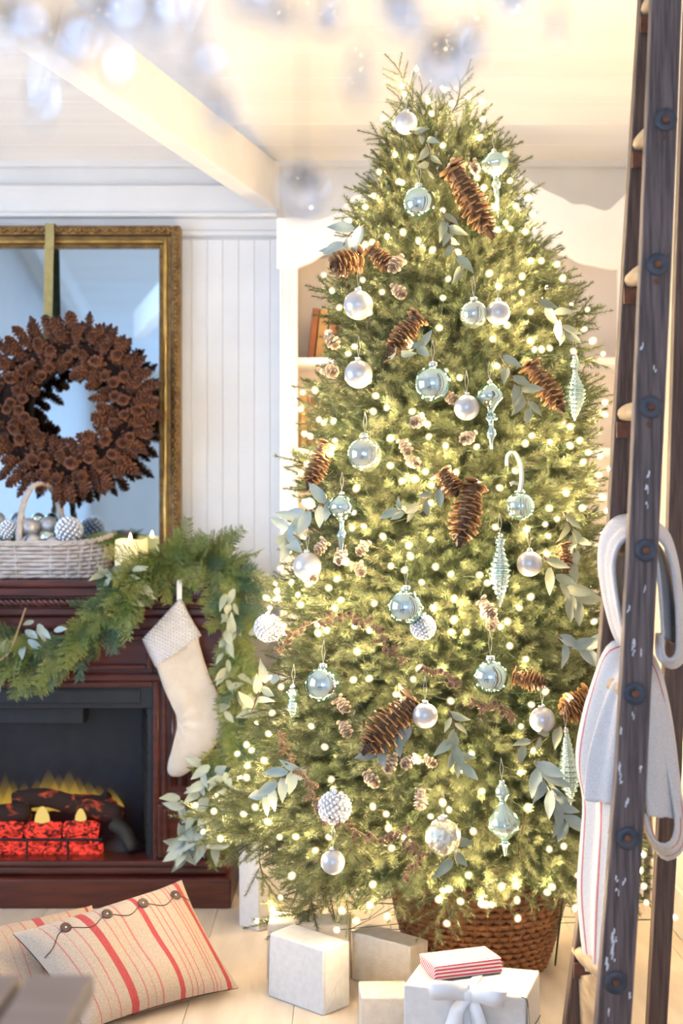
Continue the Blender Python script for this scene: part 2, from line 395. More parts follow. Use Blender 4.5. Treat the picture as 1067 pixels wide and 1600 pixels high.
for xx in (HX0+.012, HX1-.03):
    link('side_panel', MB().box((xx, HY+.03, 0), (xx+.018, YB-.005, hz(345))), W['hutch'], hutch)
link('back_panel', MB().box((HX0+.03, YB-.03, 0.9), (HX1-.03, YB-.012, hz(380))), W['hutch_back'], hutch)
SHELF = [EYE+241/445, EYE+100/445, 1.24]
for z in SHELF:
    bevel(link('shelf', MB().box((HX0+.03, HY+.03, z-.024), (HX1-.03, YB-.03, z)), W['hutch'], hutch), 0.002, 1)
m = MB().box((HX0+.03, HY+.03, 0.0), (HX1-.03, YB-.03, 0.93))
link('base_cabinet', m, W['hutch'], hutch)
bevel(link('counter', MB().box((HX0-.01, HY-.03, 0.93), (HX1, YB-.03, 0.96)), W['hutch'], hutch), 0.004)
for x0, x1 in ((hx(470), hx(690)), (hx(695), hx(960))):
    d = bevel(link('door', MB().box((x0, HY+.008, 0.1), (x1, HY+.03, 0.9)), W['hutch'], hutch), 0.004)
    link('knob', MB().ball(((x0 if x0 > .1 else x1)+(.04 if x0 > .1 else -.04), HY-.005, .55), .014), W['nickel'], d, True)
def book(x, y, z, w, h, d, lean, m, label):
    t = thing('book', label, 'book', (x, y, z+.0035), 'old books in the white hutch'); t.rotation_euler = (0, lean, 0)
    c = MB().box((-w/2, 0, 0), (-w/2+.003, d, h)).box((w/2-.003, 0, 0), (w/2, d, h)).box((-w/2, 0, 0), (w/2, .004, h))
    bevel(link('cover', c, m, t, world=False), .001, 1)
    link('pages', MB().box((-w/2+.003, .004, .004), (w/2-.003, d-.006, h-.005)), W['pages'], t, world=False)
    return t
bz = SHELF[0]
book(hx(485), 4.52, bz, .024, .175, .13, .11, W['book'], 'rust-brown book leaning leftmost on the upper hutch shelf')
book(hx(499), 4.52, bz, .034, .172, .13, .11, W['book_tan'], 'tan book between the rust-brown book and the tree, upper hutch shelf')
book(hx(517), 4.52, bz, .026, .17, .13, .11, W['book'], 'brown book mostly hidden behind needles on the upper hutch shelf')
book(hx(473), 4.52, SHELF[1], .026, .185, .13, .02, W['book_tan'], 'tan book at the left end of the lower hutch shelf')
book(hx(488), 4.52, SHELF[1], .028, .178, .13, .03, W['book'], 'rust-brown book beside the tan one on the lower hutch shelf')

# ------------------------------------------------------------------ fireplace
CX = -1.055
fire = thing('fireplace', 'dark cherry electric fireplace with carved mantel and glowing logs', 'fireplace', (CX, 4.57, 0))
def zy(py, Y): return EYE-(py-800)*Y/F
def wbar(name, hw, y0, z0, z1, bev=0.006, back=4.738, mm='cherry'):
    return bevel(link(name, MB().box((CX-hw, y0, z0), (CX+hw, back, z1)), W[mm], fire), bev)
MZ = zy(907, 4.36)
wbar('mantel_shelf', 0.715, 4.36, MZ-.024, MZ, .008)
m = MB(); prof = [(4.372, MZ-.024), (4.376, MZ-.05), (4.392, MZ-.056)]
wbar('shelf_moulding', 0.70, 4.374, MZ-.056, MZ-.024, .005)
m = MB(); n = 210                                      # twisted rope moulding
rope_pts = 11
zc = MZ-.0775; yc = 4.392
for s_ in range(3):
    pts = []
    for k in range(n+1):
        a = k/n*2*PI*24+s_*2*PI/3
        pts.append((CX-.685+1.37*k/n, yc+.0078*math.cos(a), zc+.0078*math.sin(a)))
    m.tube(pts, .0085, 5)
link('rope_moulding', m, W['cherry'], fire, True)
wbar('rope_backing', 0.68, 4.396, MZ-.098, MZ-.056, .002)
wbar('upper_step', 0.675, 4.388, MZ-.122, MZ-.098, .005)
wbar('lower_step', 0.66, 4.404, MZ-.170, MZ-.122, .012)
ztop = MZ-.170; zb = zy(1347, 4.36)
body = MB()
IX0, IX1 = CX-.405, (240-533.5)/F*4.43
IX0 = 2*CX-IX1
zi1, zi0 = zy(1070, 4.43), zy(1349, 4.43)
body.box((CX-.64, 4.425, zb), (IX0, 4.738, ztop)).box((IX1, 4.425, zb), (CX+.64, 4.738, ztop)).box((IX0, 4.425, zi1), (IX1, 4.738, ztop)).box((IX0, 4.425, zb-.01), (IX1, 4.738, zi0))
bevel(link('body', body, W['cherry'], fire), .003)
# frieze panel moulding and ledge over the firebox
def frame_rect(x0, x1, z0, z1, w, y0, y1):
    return MB().box((x0,y0,z0),(x0+w,y1,z1)).box((x1-w,y0,z0),(x1,y1,z1)).box((x0+w,y0,z0),(x1-w,y1,z0+w)).box((x0+w,y0,z1-w),(x1-w,y1,z1))
bevel(link('frieze_frame', frame_rect(CX-.40, CX+.40, zi1+.055, ztop-.02, .018, 4.412, 4.43), W['cherry'], fire), .005)
bevel(link('ledge', MB().box((CX-.655, 4.402, zi1+.016), (CX+.655, 4.43, zi1+.042)), W['cherry'], fire), .007)
bevel(link('opening_moulding', frame_rect(IX0-.022, IX1+.022, zi0-.02, zi1+.016, .022, 4.408, 4.43), W['cherry'], fire), .006)
for s_ in (-1, 1):
    x0, x1 = sorted((CX+s_*.435, CX+s_*.625))
    zp = zy(1256, 4.41)
    bevel(link('pilaster_panel', frame_rect(x0, x1, zp+.02, zi1+.005, .016, 4.412, 4.43), W['cherry'], fire), .005)
    m = MB()
    for k in range(4):
        xx = x0+.04+(x1-x0-.08)*k/3; m.tube([(xx, 4.424, zp+.06), (xx, 4.424, zi1-.03)], .011, 8)
    link('flute', m, W['cherry'], fire, True)
    bevel(link('plinth_block', MB().box((x0-.012, 4.398, zb), (x1+.02, 4.44, zp)), W['cherry'], fire), .006)
    bevel(link('plinth_frame', frame_rect(x0+.01, x1, zb+.02, zp-.015, .013, 4.388, 4.40), W['cherry'], fire), .004)
wbar('hearth_top', .655, 4.375, zb-.022, zb, .008)
wbar('hearth_moulding', .665, 4.385, zb-.055, zb-.022, .012)
wbar('hearth_base', .68, 4.352, 0.0, zb-.055, .008)
# insert
ins = link('firebox', MB().box((IX0, 4.70, zi0), (IX1, 4.715, zi1)).box((IX0, 4.45, zi0-.008), (IX1, 4.70, zi0+.004)).box((IX0, 4.45, zi1-.02), (IX1, 4.70, zi1)), W['black'], fire)
zt = zy(1107, 4.43)
fr = MB().box((IX0, 4.43, zt), (IX1, 4.45, zi1)).box((IX1-.022, 4.43, zi0), (IX1, 4.45, zt)).box((IX0, 4.43, zi0), (IX0+.022, 4.45, zt)).box((IX0+.022, 4.43, zi0), (IX1-.022, 4.45, zi0+.016))
bevel(link('front_frame', fr, W['black'], fire), .003)
for z in (zt+.014, zt+.04):
    pass
bevel(link('air_grille', frame_rect(CX-.36, CX+.36, zt+.012, zi1-.014, .007, 4.425, 4.432), W['black'], fire), .002)
bevel(link('hood', MB().box((CX-.17, 4.50, zy(1131, 4.5)), ((130-533.5)/F*4.5, 4.60, zy(1103, 4.5))), W['black'], fire), .004)
for s_ in (-1, 1):
    xa, xb = (IX1-.02, IX1-.075) if s_ > 0 else (IX0+.02, IX0+.075)
    pa, pb = Vector((xa, 4.455, zi0)), Vector((xb, 4.70, zi0))
    link('side_liner', MB().prism([(0,0),(1,0),(1,1),(0,1)], 0, .004, Matrix(((pb.x-pa.x, .99 if s_ > 0 else -.99, 0, pa.x), (pb.y-pa.y, .12, 0, pa.y), (0, 0, zt-zi0+.05, zi0), (0,0,0,1)))), W['black'], fire)
    rows = 9; rh = (zt-zi0+.03)/rows
    for r_ in range(rows):
        for c_ in range(3):
            a0 = max(0, (c_-(r_ % 2)*.5)/2.5); a1 = min(1, (c_+1-(r_ % 2)*.5)/2.5)
            if a1-a0 < .05: continue
            q0, q1 = pa.lerp(pb, a0+.015), pa.lerp(pb, a1-.015); nn = Vector((-s_*.008, -.002, 0))
            z0, z1 = zi0+r_*rh+.003, zi0+(r_+1)*rh-.003
            m = MB().add([(*q0.xy, z0), (*q1.xy, z0), (*q1.xy, z1), (*q0.xy, z1)]+[(q.x+nn.x, q.y+nn.y, z) for q, z in ((q0, z0), (q1, z0), (q1, z1), (q0, z1))],
                         [(0,3,2,1),(4,5,6,7),(0,1,5,4),(1,2,6,5),(2,3,7,6),(3,0,4,7)])
            link('firebrick', m, W['firebrick'], fire)
def ember_mat(name, colr, s0, dark, scale=26, lo=.44, hi=.66):
    m = mat(name, dark, rough=.9); N = m.node_tree.nodes; L = m.node_tree.links; b = N['Principled BSDF']
    tc = N.new('ShaderNodeTexCoord'); mp = N.new('ShaderNodeMapping'); mp.inputs['Scale'].default_value = (1, 1, 1.7); L.new(tc.outputs['Object'], mp.inputs[0])
    t = N.new('ShaderNodeTexNoise'); t.inputs['Scale'].default_value = scale; t.inputs['Detail'].default_value = 5; t.inputs['Distortion'].default_value = 1.2
    L.new(mp.outputs[0], t.inputs['Vector'])
    r = N.new('ShaderNodeValToRGB'); e = r.color_ramp.elements; e[0].position = lo; e[0].color = (0,0,0,1); e[1].position = hi; e[1].color = (1,1,1,1)
    L.new(t.outputs['Fac'], r.inputs[0])
    mu = N.new('ShaderNodeMath'); mu.operation = 'MULTIPLY'; mu.inputs[1].default_value = s0; L.new(r.outputs[0], mu.inputs[0])
    b.inputs['Emission Color'].default_value = (*colr, 1); L.new(mu.outputs[0], b.inputs['Emission Strength']); return m
EM = ember_mat('glowing_ember', (1.0, .055, .03), 1.9, (.06,.008,.006), 44, .40, .72)
LOGM = ember_mat('charred_log', (1.0, .10, .02), .55, (.028,.014,.010), 17, .56, .72)
N_ = LOGM.node_tree.nodes
def log(pts, rads, mm, name, part=None, n=12, seed=1):
    r2 = random.Random(seed); pp = catmull(pts, 5); rs = []
    off = [r2.uniform(-.12, .12) for _ in range(n)]
    for i, p in enumerate(pp):
        t = i/(len(pp)-1); R = rads[0]+(rads[1]-rads[0])*t
        d = (pp[min(i+1, len(pp)-1)]-pp[max(i-1, 0)]).normalized(); u = Vector((0,-1,0)); u = (u-d*u.dot(d)).normalized(); w = d.cross(u)
        k = .8 if i in (0, len(pp)-1) else 1
        rs.append([p+(u*math.cos(2*PI*j/n)+w*math.sin(2*PI*j/n))*R*k*(1+off[j]+r2.uniform(-.07, .07)) for j in range(n)])
    return link(name, MB().rings(rs), mm, fire, True)
log([P(22,1250,4.56), P(70,1246,4.55), P(120,1258,4.54), P(190,1272,4.52)], (.034, .034), LOGM, 'log', seed=3)
log([P(110,1250,4.59), P(150,1252,4.59), P(178,1262,4.57)], (.02, .026), LOGM, 'log', seed=4)
log([P(-90,1270,4.53), P(-20,1274,4.52), P(48,1268,4.53)], (.036, .034), LOGM, 'log', seed=5)
log([P(170,1240,4.60), P(150,1262,4.60)], (.018, .02), LOGM, 'log', seed=15)
log([P(176,1284,4.50), P(196,1302,4.49), P(208,1330,4.47)], (.028, .02), W['firebrick'], 'log', seed=6)
for i, (a, b) in enumerate([(-130,-72), (-66,-8), (-14,36), (42,96), (102,154)]):
    log([P(a,1298,4.5), P((a+b)/2,1296,4.49), P(b,1298,4.5)], (.031, .031), EM, 'ember_log', seed=20+i)
log([P(-150,1327,4.48), P(0,1326,4.48), P(160,1327,4.48)], (.028, .027), EM, 'ember_log', seed=31)
m = MB()
for a in range(-150, 170, 64): m.tube([P(a,1335,4.45), P(a,1311,4.45)], .005, 6)
m.tube([P(-155,1312,4.452), P(160,1312,4.452)], .006, 6)
link('grate', m, W['black'], fire)
for i, (a, b, s_) in enumerate([(66,1274,1), (126,1274,.75), (-40,1276,.9)]):
    m = MB(); r2 = random.Random(50+i); c = P(a,b,4.485)
    m.lathe([(.004,-.028*s_),(.027*s_,-.02*s_),(.024*s_,.0),(.016*s_,.018*s_),(.006,.03*s_)], 10, Matrix.Translation(c))
    link('glowing_chip', m, emission_mat('glowing_chip_%d' % i, (1, .72, .22), .9), fire, True)
m = MB()                                              # ash heap
rs = []
for k in range(7):
    t = k/6; ring = []
    for j in range(16):
        a = 2*PI*j/16; R = (1-t)**.8*(1+.12*math.sin(5*a+k)); c = P(195,1344,4.55); ring.append((c.x+.10*R*math.cos(a), c.y+.07*R*math.sin(a), zi0+.004+.085*t))
    rs.append(ring)
link('ash_heap', m.rings(rs), W['firebrick'], fire, True)
def flame_mat():
    m = bpy.data.materials.new('flame_glow'); m.use_nodes = True; N = m.node_tree.nodes; L = m.node_tree.links
    N.remove(N['Principled BSDF'])
    tc = N.new('ShaderNodeTexCoord'); sx = N.new('ShaderNodeSeparateXYZ'); L.new(tc.outputs['Generated'], sx.inputs[0])
    r = N.new('ShaderNodeValToRGB'); e = r.color_ramp.elements; e[0].position = .05; e[0].color = (.75,.75,.75,1); e[1].position = .97; e[1].color = (0,0,0,1); e.new(.38).color = (.30,.30,.30,1); e.new(.7).color = (.08,.08,.08,1)
    L.new(sx.outputs[2], r.inputs[0])
    lw = N.new('ShaderNodeLayerWeight'); lw.inputs[0].default_value = .5
    inv = N.new('ShaderNodeMath'); inv.operation = 'SUBTRACT'; inv.inputs[0].default_value = 1; L.new(lw.outputs['Facing'], inv.inputs[1])
    mu = N.new('ShaderNodeMath'); mu.operation = 'MULTIPLY'; L.new(r.outputs[0], mu.inputs[0]); L.new(inv.outputs[0], mu.inputs[1])
    em = N.new('ShaderNodeEmission'); em.inputs[0].default_value = (1, .62, .10, 1); em.inputs[1].default_value = .62
    tr = N.new('ShaderNodeBsdfTransparent'); mx = N.new('ShaderNodeMixShader')
    L.new(mu.outputs[0], mx.inputs[0]); L.new(tr.outputs[0], mx.inputs[1]); L.new(em.outputs[0], mx.inputs[2]); L.new(mx.outputs[0], N['Material Output'].inputs[0])
    return m
FLM = flame_mat()
fl = [(-60,1212,16),(-30,1222,14),(-8,1226,14),(8,1212,13),(20,1224,12),(38,1228,14),(58,1222,14),(76,1206,16),(92,1214,15),(108,1208,15),(122,1218,14),(138,1226,16),(154,1232,16),(172,1236,15)]
for i, (a, b, w) in enumerate(fl):
    base = 1268 if a > 10 else 1285; Yf = 4.655+.004*(i % 3)
    p0, p1 = P(a, base, Yf), P(a+3, b-8, Yf); H = p1.z-p0.z; R = w*1.5/F*Yf
    prof = [(.002,0),(R*.8,H*.06),(R,H*.2),(R*.75,H*.45),(R*.4,H*.72),(R*.14,H*.9),(.0005,H)]
    link('flame', MB().lathe(prof, 14, Matrix.Translation(p0) @ Matrix.Diagonal((1, .16, 1, 1))), FLM, fire, True)
# ------------------------------------------------------------------ plant pieces shared by garlands, tree and sprays
def at(o, M): o.matrix_basis = M; return o
def leaf_mesh(L, Wd, seed, fold=.25, curl=.25):
    r2 = random.Random(seed); m = MB(); n = 5; rs = []
    for i in range(n+1):
        t = i/n; w = Wd*.5*math.sin(PI*min(1, .06+.94*t)**.85)*(1 if i < n else .02)+.0004
        z = -curl*L*t*t+r2.uniform(-.002, .002)
        rs.append([(L*t, -w, z+fold*w), (L*t, -w*.5, z+fold*w*.35), (L*t, 0, z), (L*t, w*.5, z+fold*w*.35), (L*t, w, z+fold*w)])
    m.rings(rs, False, False); return m
def frond_mesh(seed, L=.17, flat=True):
    r2 = random.Random(seed); m = MB(); n = 15; bend = r2.uniform(-.25, .1); side = r2.uniform(-.15, .15)
    def st(t): return Vector((L*t, side*L*t*t, bend*L*t*t))
    m.tube([st(k/8) for k in range(9)], [.0018*(1-k/9)+.0004 for k in range(9)], 4)
    def quad(p, d, l, w, nrm):
        s = d.cross(nrm).normalized()*w
        m.add([p, p+d*l*.45+s, p+d*l, p+d*l*.45-s], [(0,1,2,3)])
    for i in range(n):
        t = .08+.92*i/n; p = st(t); sl = (.062*(1-t)+.016)*r2.uniform(.75, 1.15)*L/.17
        for s_ in (-1, 1):
            a = s_*r2.uniform(.65, .95); d = Vector((math.cos(a), math.sin(a), r2.uniform(-.25, .2))).normalized()
            k = max(3, int(sl/.0065))
            for j in range(k):
                u = j/k; q = p+d*sl*u
                for s2 in (-1, 1):
                    b = s2*.6; dd = Vector((d.x*math.cos(b)-d.y*math.sin(b), d.x*math.sin(b)+d.y*math.cos(b), d.z+r2.uniform(-.3, .3))).normalized()
                    quad(q, dd, .0125*(1-.5*u), .0021, Vector((r2.uniform(-.4, .4), r2.uniform(-.4, .4), 1)))
            quad(p+d*sl*.85, d, .014, .002, Vector((0,0,1)))
    return m
def finish(mb, name, mm, sm=False):
    me = mb.mesh(name); me.materials.append(mm)
    if sm: smooth(me)
    return me
CEDAR = [finish(frond_mesh(100+i), 'cedar_frond', W['cedar']) for i in range(5)]
FIRF = [finish(frond_mesh(140+i, .15), 'fir_frond', W['fir']) for i in range(3)]
LEAF = [finish(leaf_mesh(.062, .026, 200+i, .3, (.1,.3,-.1,.45)[i]), 'leaf', W['leaf'], True) for i in range(4)]
LEAFB = [finish(leaf_mesh(.066, .028, 220+i, .3, (.1,.3,-.1,.4)[i]), 'leaf', W['leaf_blue'], True) for i in range(4)]

def pinecone(L, R, n, seed, wide=1.0, tipw=1.0):        # hangs from its stalk at the origin, tip at -Z
    r2 = random.Random(seed); m = MB()
    def prof(t): return R*(math.sin(PI*min(1, .16+.84*(1-t)**.85 if t > .15 else .62+2.2*t))**.7)*(1-.25*t)*(1-.85*t**7)
    m.lathe([(R*.12, 0), (R*.42, -L*.08), (R*.45, -L*.5), (R*.22, -L*.88), (.001, -L*.97)], 8)
    for i in range(n):
        t = (i+.5)/n; a = i*2.39996; z = -L*(.02+.93*t); r = max(R*.23, prof(t))*r2.uniform(.92, 1.06)
        up = -(.10+.62*t+1.3*t**7)                               # scales open towards the tip
        w = (R*.44*wide*(1-.45*t)+R*.05); th = R*.045
        d = Vector((math.cos(a), math.sin(a), 0)); s_ = Vector((-math.sin(a), math.cos(a), 0))
        def pt(u, v, dz): return d*(R*.2+(r-R*.2)*u)+s_*(w*v)+Vector((0, 0, z+up*(r-R*.2)*u**1.25*1.0+dz))
        vs = []
        for dz in (th, -th):
            for u, v in ((0,-.35),(0,.35),(.6,.55),(.6,-.55),(.9,.48),(.9,-.48),(1.03,.14*tipw),(1.03,-.14*tipw)):
                vs.append(pt(u, v, dz*(1 if u < .8 else .75)+(R*.07 if abs(v) < .2 and u > .8 else 0)))
        b = 8
        m.add(vs, [(0,1,2,3),(3,2,4,5),(5,4,6,7),(b+1,b,b+3,b+2),(b+2,b+3,b+5,b+4),(b+4,b+5,b+7,b+6),(1,b+1,b+2,2),(2,b+2,b+4,4),(4,b+4,b+6,6),(7,6,b+6,b+7),(b,0,3,b+3),(b+3,3,5,b+5),(b+5,5,7,b+7)])
    for i in range(5):                                  # closed scales at the very tip
        a = 2*PI*i/5+.3; d = Vector((math.cos(a), math.sin(a), 0)); s_ = Vector((-d.y, d.x, 0))
        m.add([d*R*.30+s_*R*.16+Vector((0,0,-L*.86)), d*R*.30-s_*R*.16+Vector((0,0,-L*.86)), d*R*.10-s_*R*.09+Vector((0,0,-L*1.02)), d*R*.10+s_*R*.09+Vector((0,0,-L*1.02)), Vector((0,0,-L*.90))], [(0,1,2,3),(0,3,4),(1,4,2),(2,4,3)])
    return m
def euc_spray(name, label, pts, nleaf, size=1.0, cols='leaf', group=None, seed=0, spread=1.0):
    r2 = random.Random(seed+900); pts = catmull(pts, 6)
    t = thing(name, label, 'leaf spray', pts[0], group)
    link('stem', MB().tube(pts, [.0022*(1-i/len(pts))+.0006 for i in range(len(pts))], 5), W['twig'], t, True)
    ms = LEAF if cols == 'leaf' else LEAFB
    for k in range(nleaf):
        u = (k+.6)/nleaf; i = min(int(u*(len(pts)-1)), len(pts)-2); p = pts[i].lerp(pts[i+1], u*(len(pts)-1)-i); d = (pts[i+1]-pts[i]).normalized()
        s_ = d.cross(Vector((0,-1,0))); s_ = s_.normalized() if s_.length > .1 else Vector((1,0,0))
        dd = d*.8+s_*(1 if k % 2 else -1)*r2.uniform(.35, 1.0)*spread+Vector((r2.uniform(-.3,.3), r2.uniform(-.75,.05), r2.uniform(-.45,.15)))
        at(link('leaf', r2.choice(ms), None, t), frame_to(p, dd, Vector((r2.uniform(-.5,.5), -1, r2.uniform(-.2,.7))), r2.uniform(-.5,.5), size*r2.uniform(.75, 1.15)))
    return t

# ------------------------------------------------------------------ mirror
MX, MY, MZ0, MZ1 = -1.04, 4.70, MZ+.001, zy(354, 4.70)
HW = MX-(283-533.5)/F*4.70; HW = abs(HW)
mir = thing('mirror', 'tall gilt framed mirror standing on the mantel behind the wreath', 'mirror', (MX, 4.72, MZ))
def rect(i0, i1, y0, y1): return frame_rect(MX-HW+i0, MX+HW-i0, MZ0+i0, MZ1-i0, i1-i0, y0, y1)
bevel(link('outer_band', rect(0, .034, MY-.022, MY+.03), W['gold'], mir), .006)
bevel(link('cove', rect(.034, .052, MY-.004, MY+.03), W['gold'], mir), .003)
bevel(link('gilt_strip', rect(.050, .064, MY-.014, MY+.03), W['gold_bright'], mir), .005)
bevel(link('inner_band', rect(.064, .080, MY-.002, MY+.03), W['gold'], mir), .003)
m = MB(); lump = MB().ball((0,0,0), 1, 8, 5); bead = MB().ball((0,0,0), 1, 6, 4)
def along(inset, step, fn):
    x0, x1, z0, z1 = MX-HW+inset, MX+HW-inset, MZ0+inset, MZ1-inset
    for (ax, az, bx, bz) in ((x0,z1,x1,z1),(x1,z1,x1,z0),(x0,z0,x0,z1)):
        L_ = math.hypot(bx-ax, bz-az); n = int(L_/step)
        for k in range(n): t = (k+.5)/n; fn(ax+(bx-ax)*t, az+(bz-az)*t, math.atan2(bz-az, bx-ax), k)
def carve(x, z, a, k):
    Mx = Matrix.Translation((x, MY-.022, z)) @ Matrix.Rotation(-a+(.7 if k % 2 else -.7), 4, 'Y')
    m.add(lump.v, lump.f, Mx @ Matrix.Diagonal((.017, .012, .0085, 1)))
along(.017, .017, carve)
link('carving', m, W['gold'], mir, True)['kind'] = 'stuff'
m = MB()
along(.077, .011, lambda x, z, a, k: m.add(bead.v, bead.f, Matrix.Translation((x, MY-.004, z)) @ Matrix.Scale(.0048, 4)))
link('bead_edge', m, W['gold'], mir, True)['kind'] = 'stuff'
bevel(link('glass', MB().box((MX-HW+.075, MY+.006, MZ0+.075), (MX+HW-.075, MY+.016, MZ1-.075)), W['mirror'], mir), .001)
link('backing', MB().box((MX-HW+.01, MY+.02, MZ0+.01), (MX+HW-.01, MY+.034, MZ1-.01)), W['grey_wood'], mir)

# ------------------------------------------------------------------ pinecone wreath
wc = P(104, 638, 4.60)
wr = thing('wreath', 'round wreath of brown pinecones hung over the mirror on a gold ribbon', 'wreath', wc)
ring = [wc+Vector((.215*math.cos(2*PI*k/40), .02, .215*math.sin(2*PI*k/40))) for k in range(41)]
link('wreath_ring', MB().tube(ring, .05, 8), mat('dark_straw', (.03,.013,.008), rough=.9), wr, True)
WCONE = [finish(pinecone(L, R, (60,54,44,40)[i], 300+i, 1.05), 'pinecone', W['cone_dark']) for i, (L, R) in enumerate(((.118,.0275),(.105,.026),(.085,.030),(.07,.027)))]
for k in range(46):                                   # outer fringe
    a = 2*PI*(k+rnd.uniform(-.3,.3))/46; d = Vector((math.cos(a)+rnd.uniform(-.25,.25), rnd.uniform(-.5,.1), math.sin(a)+rnd.uniform(-.25,.25))); rr = .225+rnd.uniform(-.01,.02)
    at(link('pinecone', WCONE[rnd.choice((0,0,1))], None, wr), zto(wc+Vector((rr*math.cos(a), -.02, rr*math.sin(a))), -d, rnd.uniform(0,6), rnd.uniform(.85,1.1)))
for k in range(30):                                   # inner fringe
    a = 2*PI*(k+rnd.uniform(-.3,.3))/30; d = Vector((-math.cos(a), rnd.uniform(-.8,-.1), -math.sin(a))); rr = .195
    at(link('pinecone', WCONE[rnd.choice((1,2,3))], None, wr), zto(wc+Vector((rr*math.cos(a), -.02, rr*math.sin(a))), -d, rnd.uniform(0,6), rnd.uniform(.7,.95)))
for row, (rr, n) in enumerate(((.16, 24), (.20, 30), (.24, 36), (.268, 34))):   # facing the room
    for k in range(n):
        a = 2*PI*(k+rnd.uniform(-.35,.35)+row*.4)/n; q = rr+rnd.uniform(-.012,.012)
        d = Vector((math.cos(a)*((rr-.205)*17+rnd.uniform(-.6,.6)), -1, math.sin(a)*((rr-.205)*17+rnd.uniform(-.6,.6))))
        at(link('pinecone', WCONE[rnd.choice((1,2,3,3))], None, wr), zto(wc+Vector((q*math.cos(a), -.035, q*math.sin(a))), -d, rnd.uniform(0,6), rnd.uniform(.75,1.0)))
rx0, rx1 = P(70,500,4.66).x, P(84,500,4.66).x
yfr = MY-.034; ztopf = MZ1+.003
m = MB(); rs = []
for (y_, z_) in ((MY+.036, ztopf-.10), (MY+.036, ztopf), (MY+.03, ztopf+.002), (yfr, ztopf+.002), (yfr-.002, ztopf-.01), (yfr, ztopf-.05), (4.655, ztopf-.12), (4.63, wc.z+.24), (4.60, wc.z+.17)):
    rs.append([(rx0, y_, z_), (rx1, y_, z_), (rx1, y_-.0015, z_-.0005), (rx0, y_-.0015, z_-.0005)])
link('ribbon', m.rings(rs), W['ribbon_gold'], wr)

# ------------------------------------------------------------------ wicker weaving
def wicker(t, mm, c, a0, b0, a1, b1, z0, z1, rows, stakes, rad, pw=1.0, rim=None, rimr=None, sub=2, bulge=0.0):
    def rad_at(th, u):
        cx_, sy_ = math.cos(th), math.sin(th)
        e = lambda v: math.copysign(abs(v)**pw, v)
        f = 1+bulge*math.sin(PI*u)
        return (a0+(a1-a0)*u)*e(cx_)*f, (b0+(b1-b0)*u)*e(sy_)*f
    def top(th): return z1+(rim(th) if rim else 0)
    m = MB(); n = stakes*sub*2
    for r_ in range(rows):
        u = (r_+.5)/rows; pts = []
        for k in range(n+1):
            th = 2*PI*k/n; x_, y_ = rad_at(th, u); o = rad*.85*math.cos(th*stakes+PI*(r_ % 2)); l = math.hypot(x_/max(a0,1e-6), y_/max(b0,1e-6)) or 1
            nx, ny = x_, y_; ll = math.hypot(nx, ny); pts.append((c.x+x_+nx/ll*o, c.y+y_+ny/ll*o, z0+(top(th)-z0)*u))
        m.tube(pts, rad*1.02, 5)
    link('weave', m, W[mm], t, True)['kind'] = 'stuff'
    for k in range(stakes):
        th = 2*PI*(k+.0)/stakes; pts = []
        for j in range(6):
            u = j/5; x_, y_ = rad_at(th, u); pts.append((c.x+x_, c.y+y_, z0+(top(th)-z0)*u))
        if stakes <= 60: link('stake', MB().tube(pts, rad*.8, 5), W[mm], t, True)
    rr = rimr or rad*1.6
    for zz, uu in ((0, 0), (1, 1)):
        m = MB(); N2 = 160
        for s_ in range(2):
            pts = []
            for k in range(N2+1):
                th = 2*PI*k/N2; x_, y_ = rad_at(th, uu); tw = th*(a0/rr/2.2)//1; tw = round(a0*6.28/(rr*7))
                ph = th*tw+s_*PI; ll = math.hypot(x_, y_); o = rr*.55*math.cos(ph)
                pts.append((c.x+x_*(1+o/ll), c.y+y_*(1+o/ll), (top(th) if uu else z0+rr)+rr*.55*math.sin(ph)))
            m.tube(pts, rr*.62, 5)
        link('rim_braid' if uu else 'foot_braid', m, W[mm], t, True)
    m = MB(); ringp = []
    for k in range(40):
        x_, y_ = rad_at(2*PI*k/40, 0); ringp.append((c.x+x_*.97, c.y+y_*.97))
    m.add([(x_, y_, z0+.004) for x_, y_ in ringp]+[(x_, y_, z0+.010) for x_, y_ in ringp], [tuple(range(39,-1,-1)), tuple(range(40,80))]+[(i, (i+1)%40, 40+(i+1)%40, 40+i) for i in range(40)])
    link('base', m, W[mm], t)
bc = P(62, 903, 4.53); bc.z = MZ
mb_ = thing('basket', 'whitewashed wicker basket of silver balls with arched handle on the mantel', 'basket', bc)
wicker(mb_, 'wicker_white', bc, .235, .088, .262, .105, MZ+.002, MZ+.135, 9, 30, .0068, pw=.62, rim=lambda th: .022*abs(math.cos(th))**3-.008*abs(math.sin(th)), rimr=.0075)
m = MB(); hp = []
for k in range(41):
    a = PI*k/40; hp.append((bc.x-.012*math.cos(a)+.008, bc.y-.10*math.cos(a), MZ+.13+.205*math.sin(a)**.8))
hp = [(hp[0][0], hp[0][1]-.012, MZ+.06)]+hp+[(hp[-1][0], hp[-1][1], MZ+.07)]
for s_ in range(3):
    q = []
    for i, p in enumerate(hp):
        ph = i*.75+s_*2*PI/3; q.append((p[0]+.006*math.cos(ph), p[1]+.004*math.sin(ph), p[2]+.004*math.sin(ph)))
    m.tube(q, .0072, 6)
# turn the handle a little so that both of its feet show
Mh = Matrix.Translation(bc) @ Matrix.Rotation(-.50, 4, 'Z') @ Matrix.Translation(-bc)
m.v = [Mh @ p for p in m.v]
link('handle', m, W['wicker_white'], mb_, True)

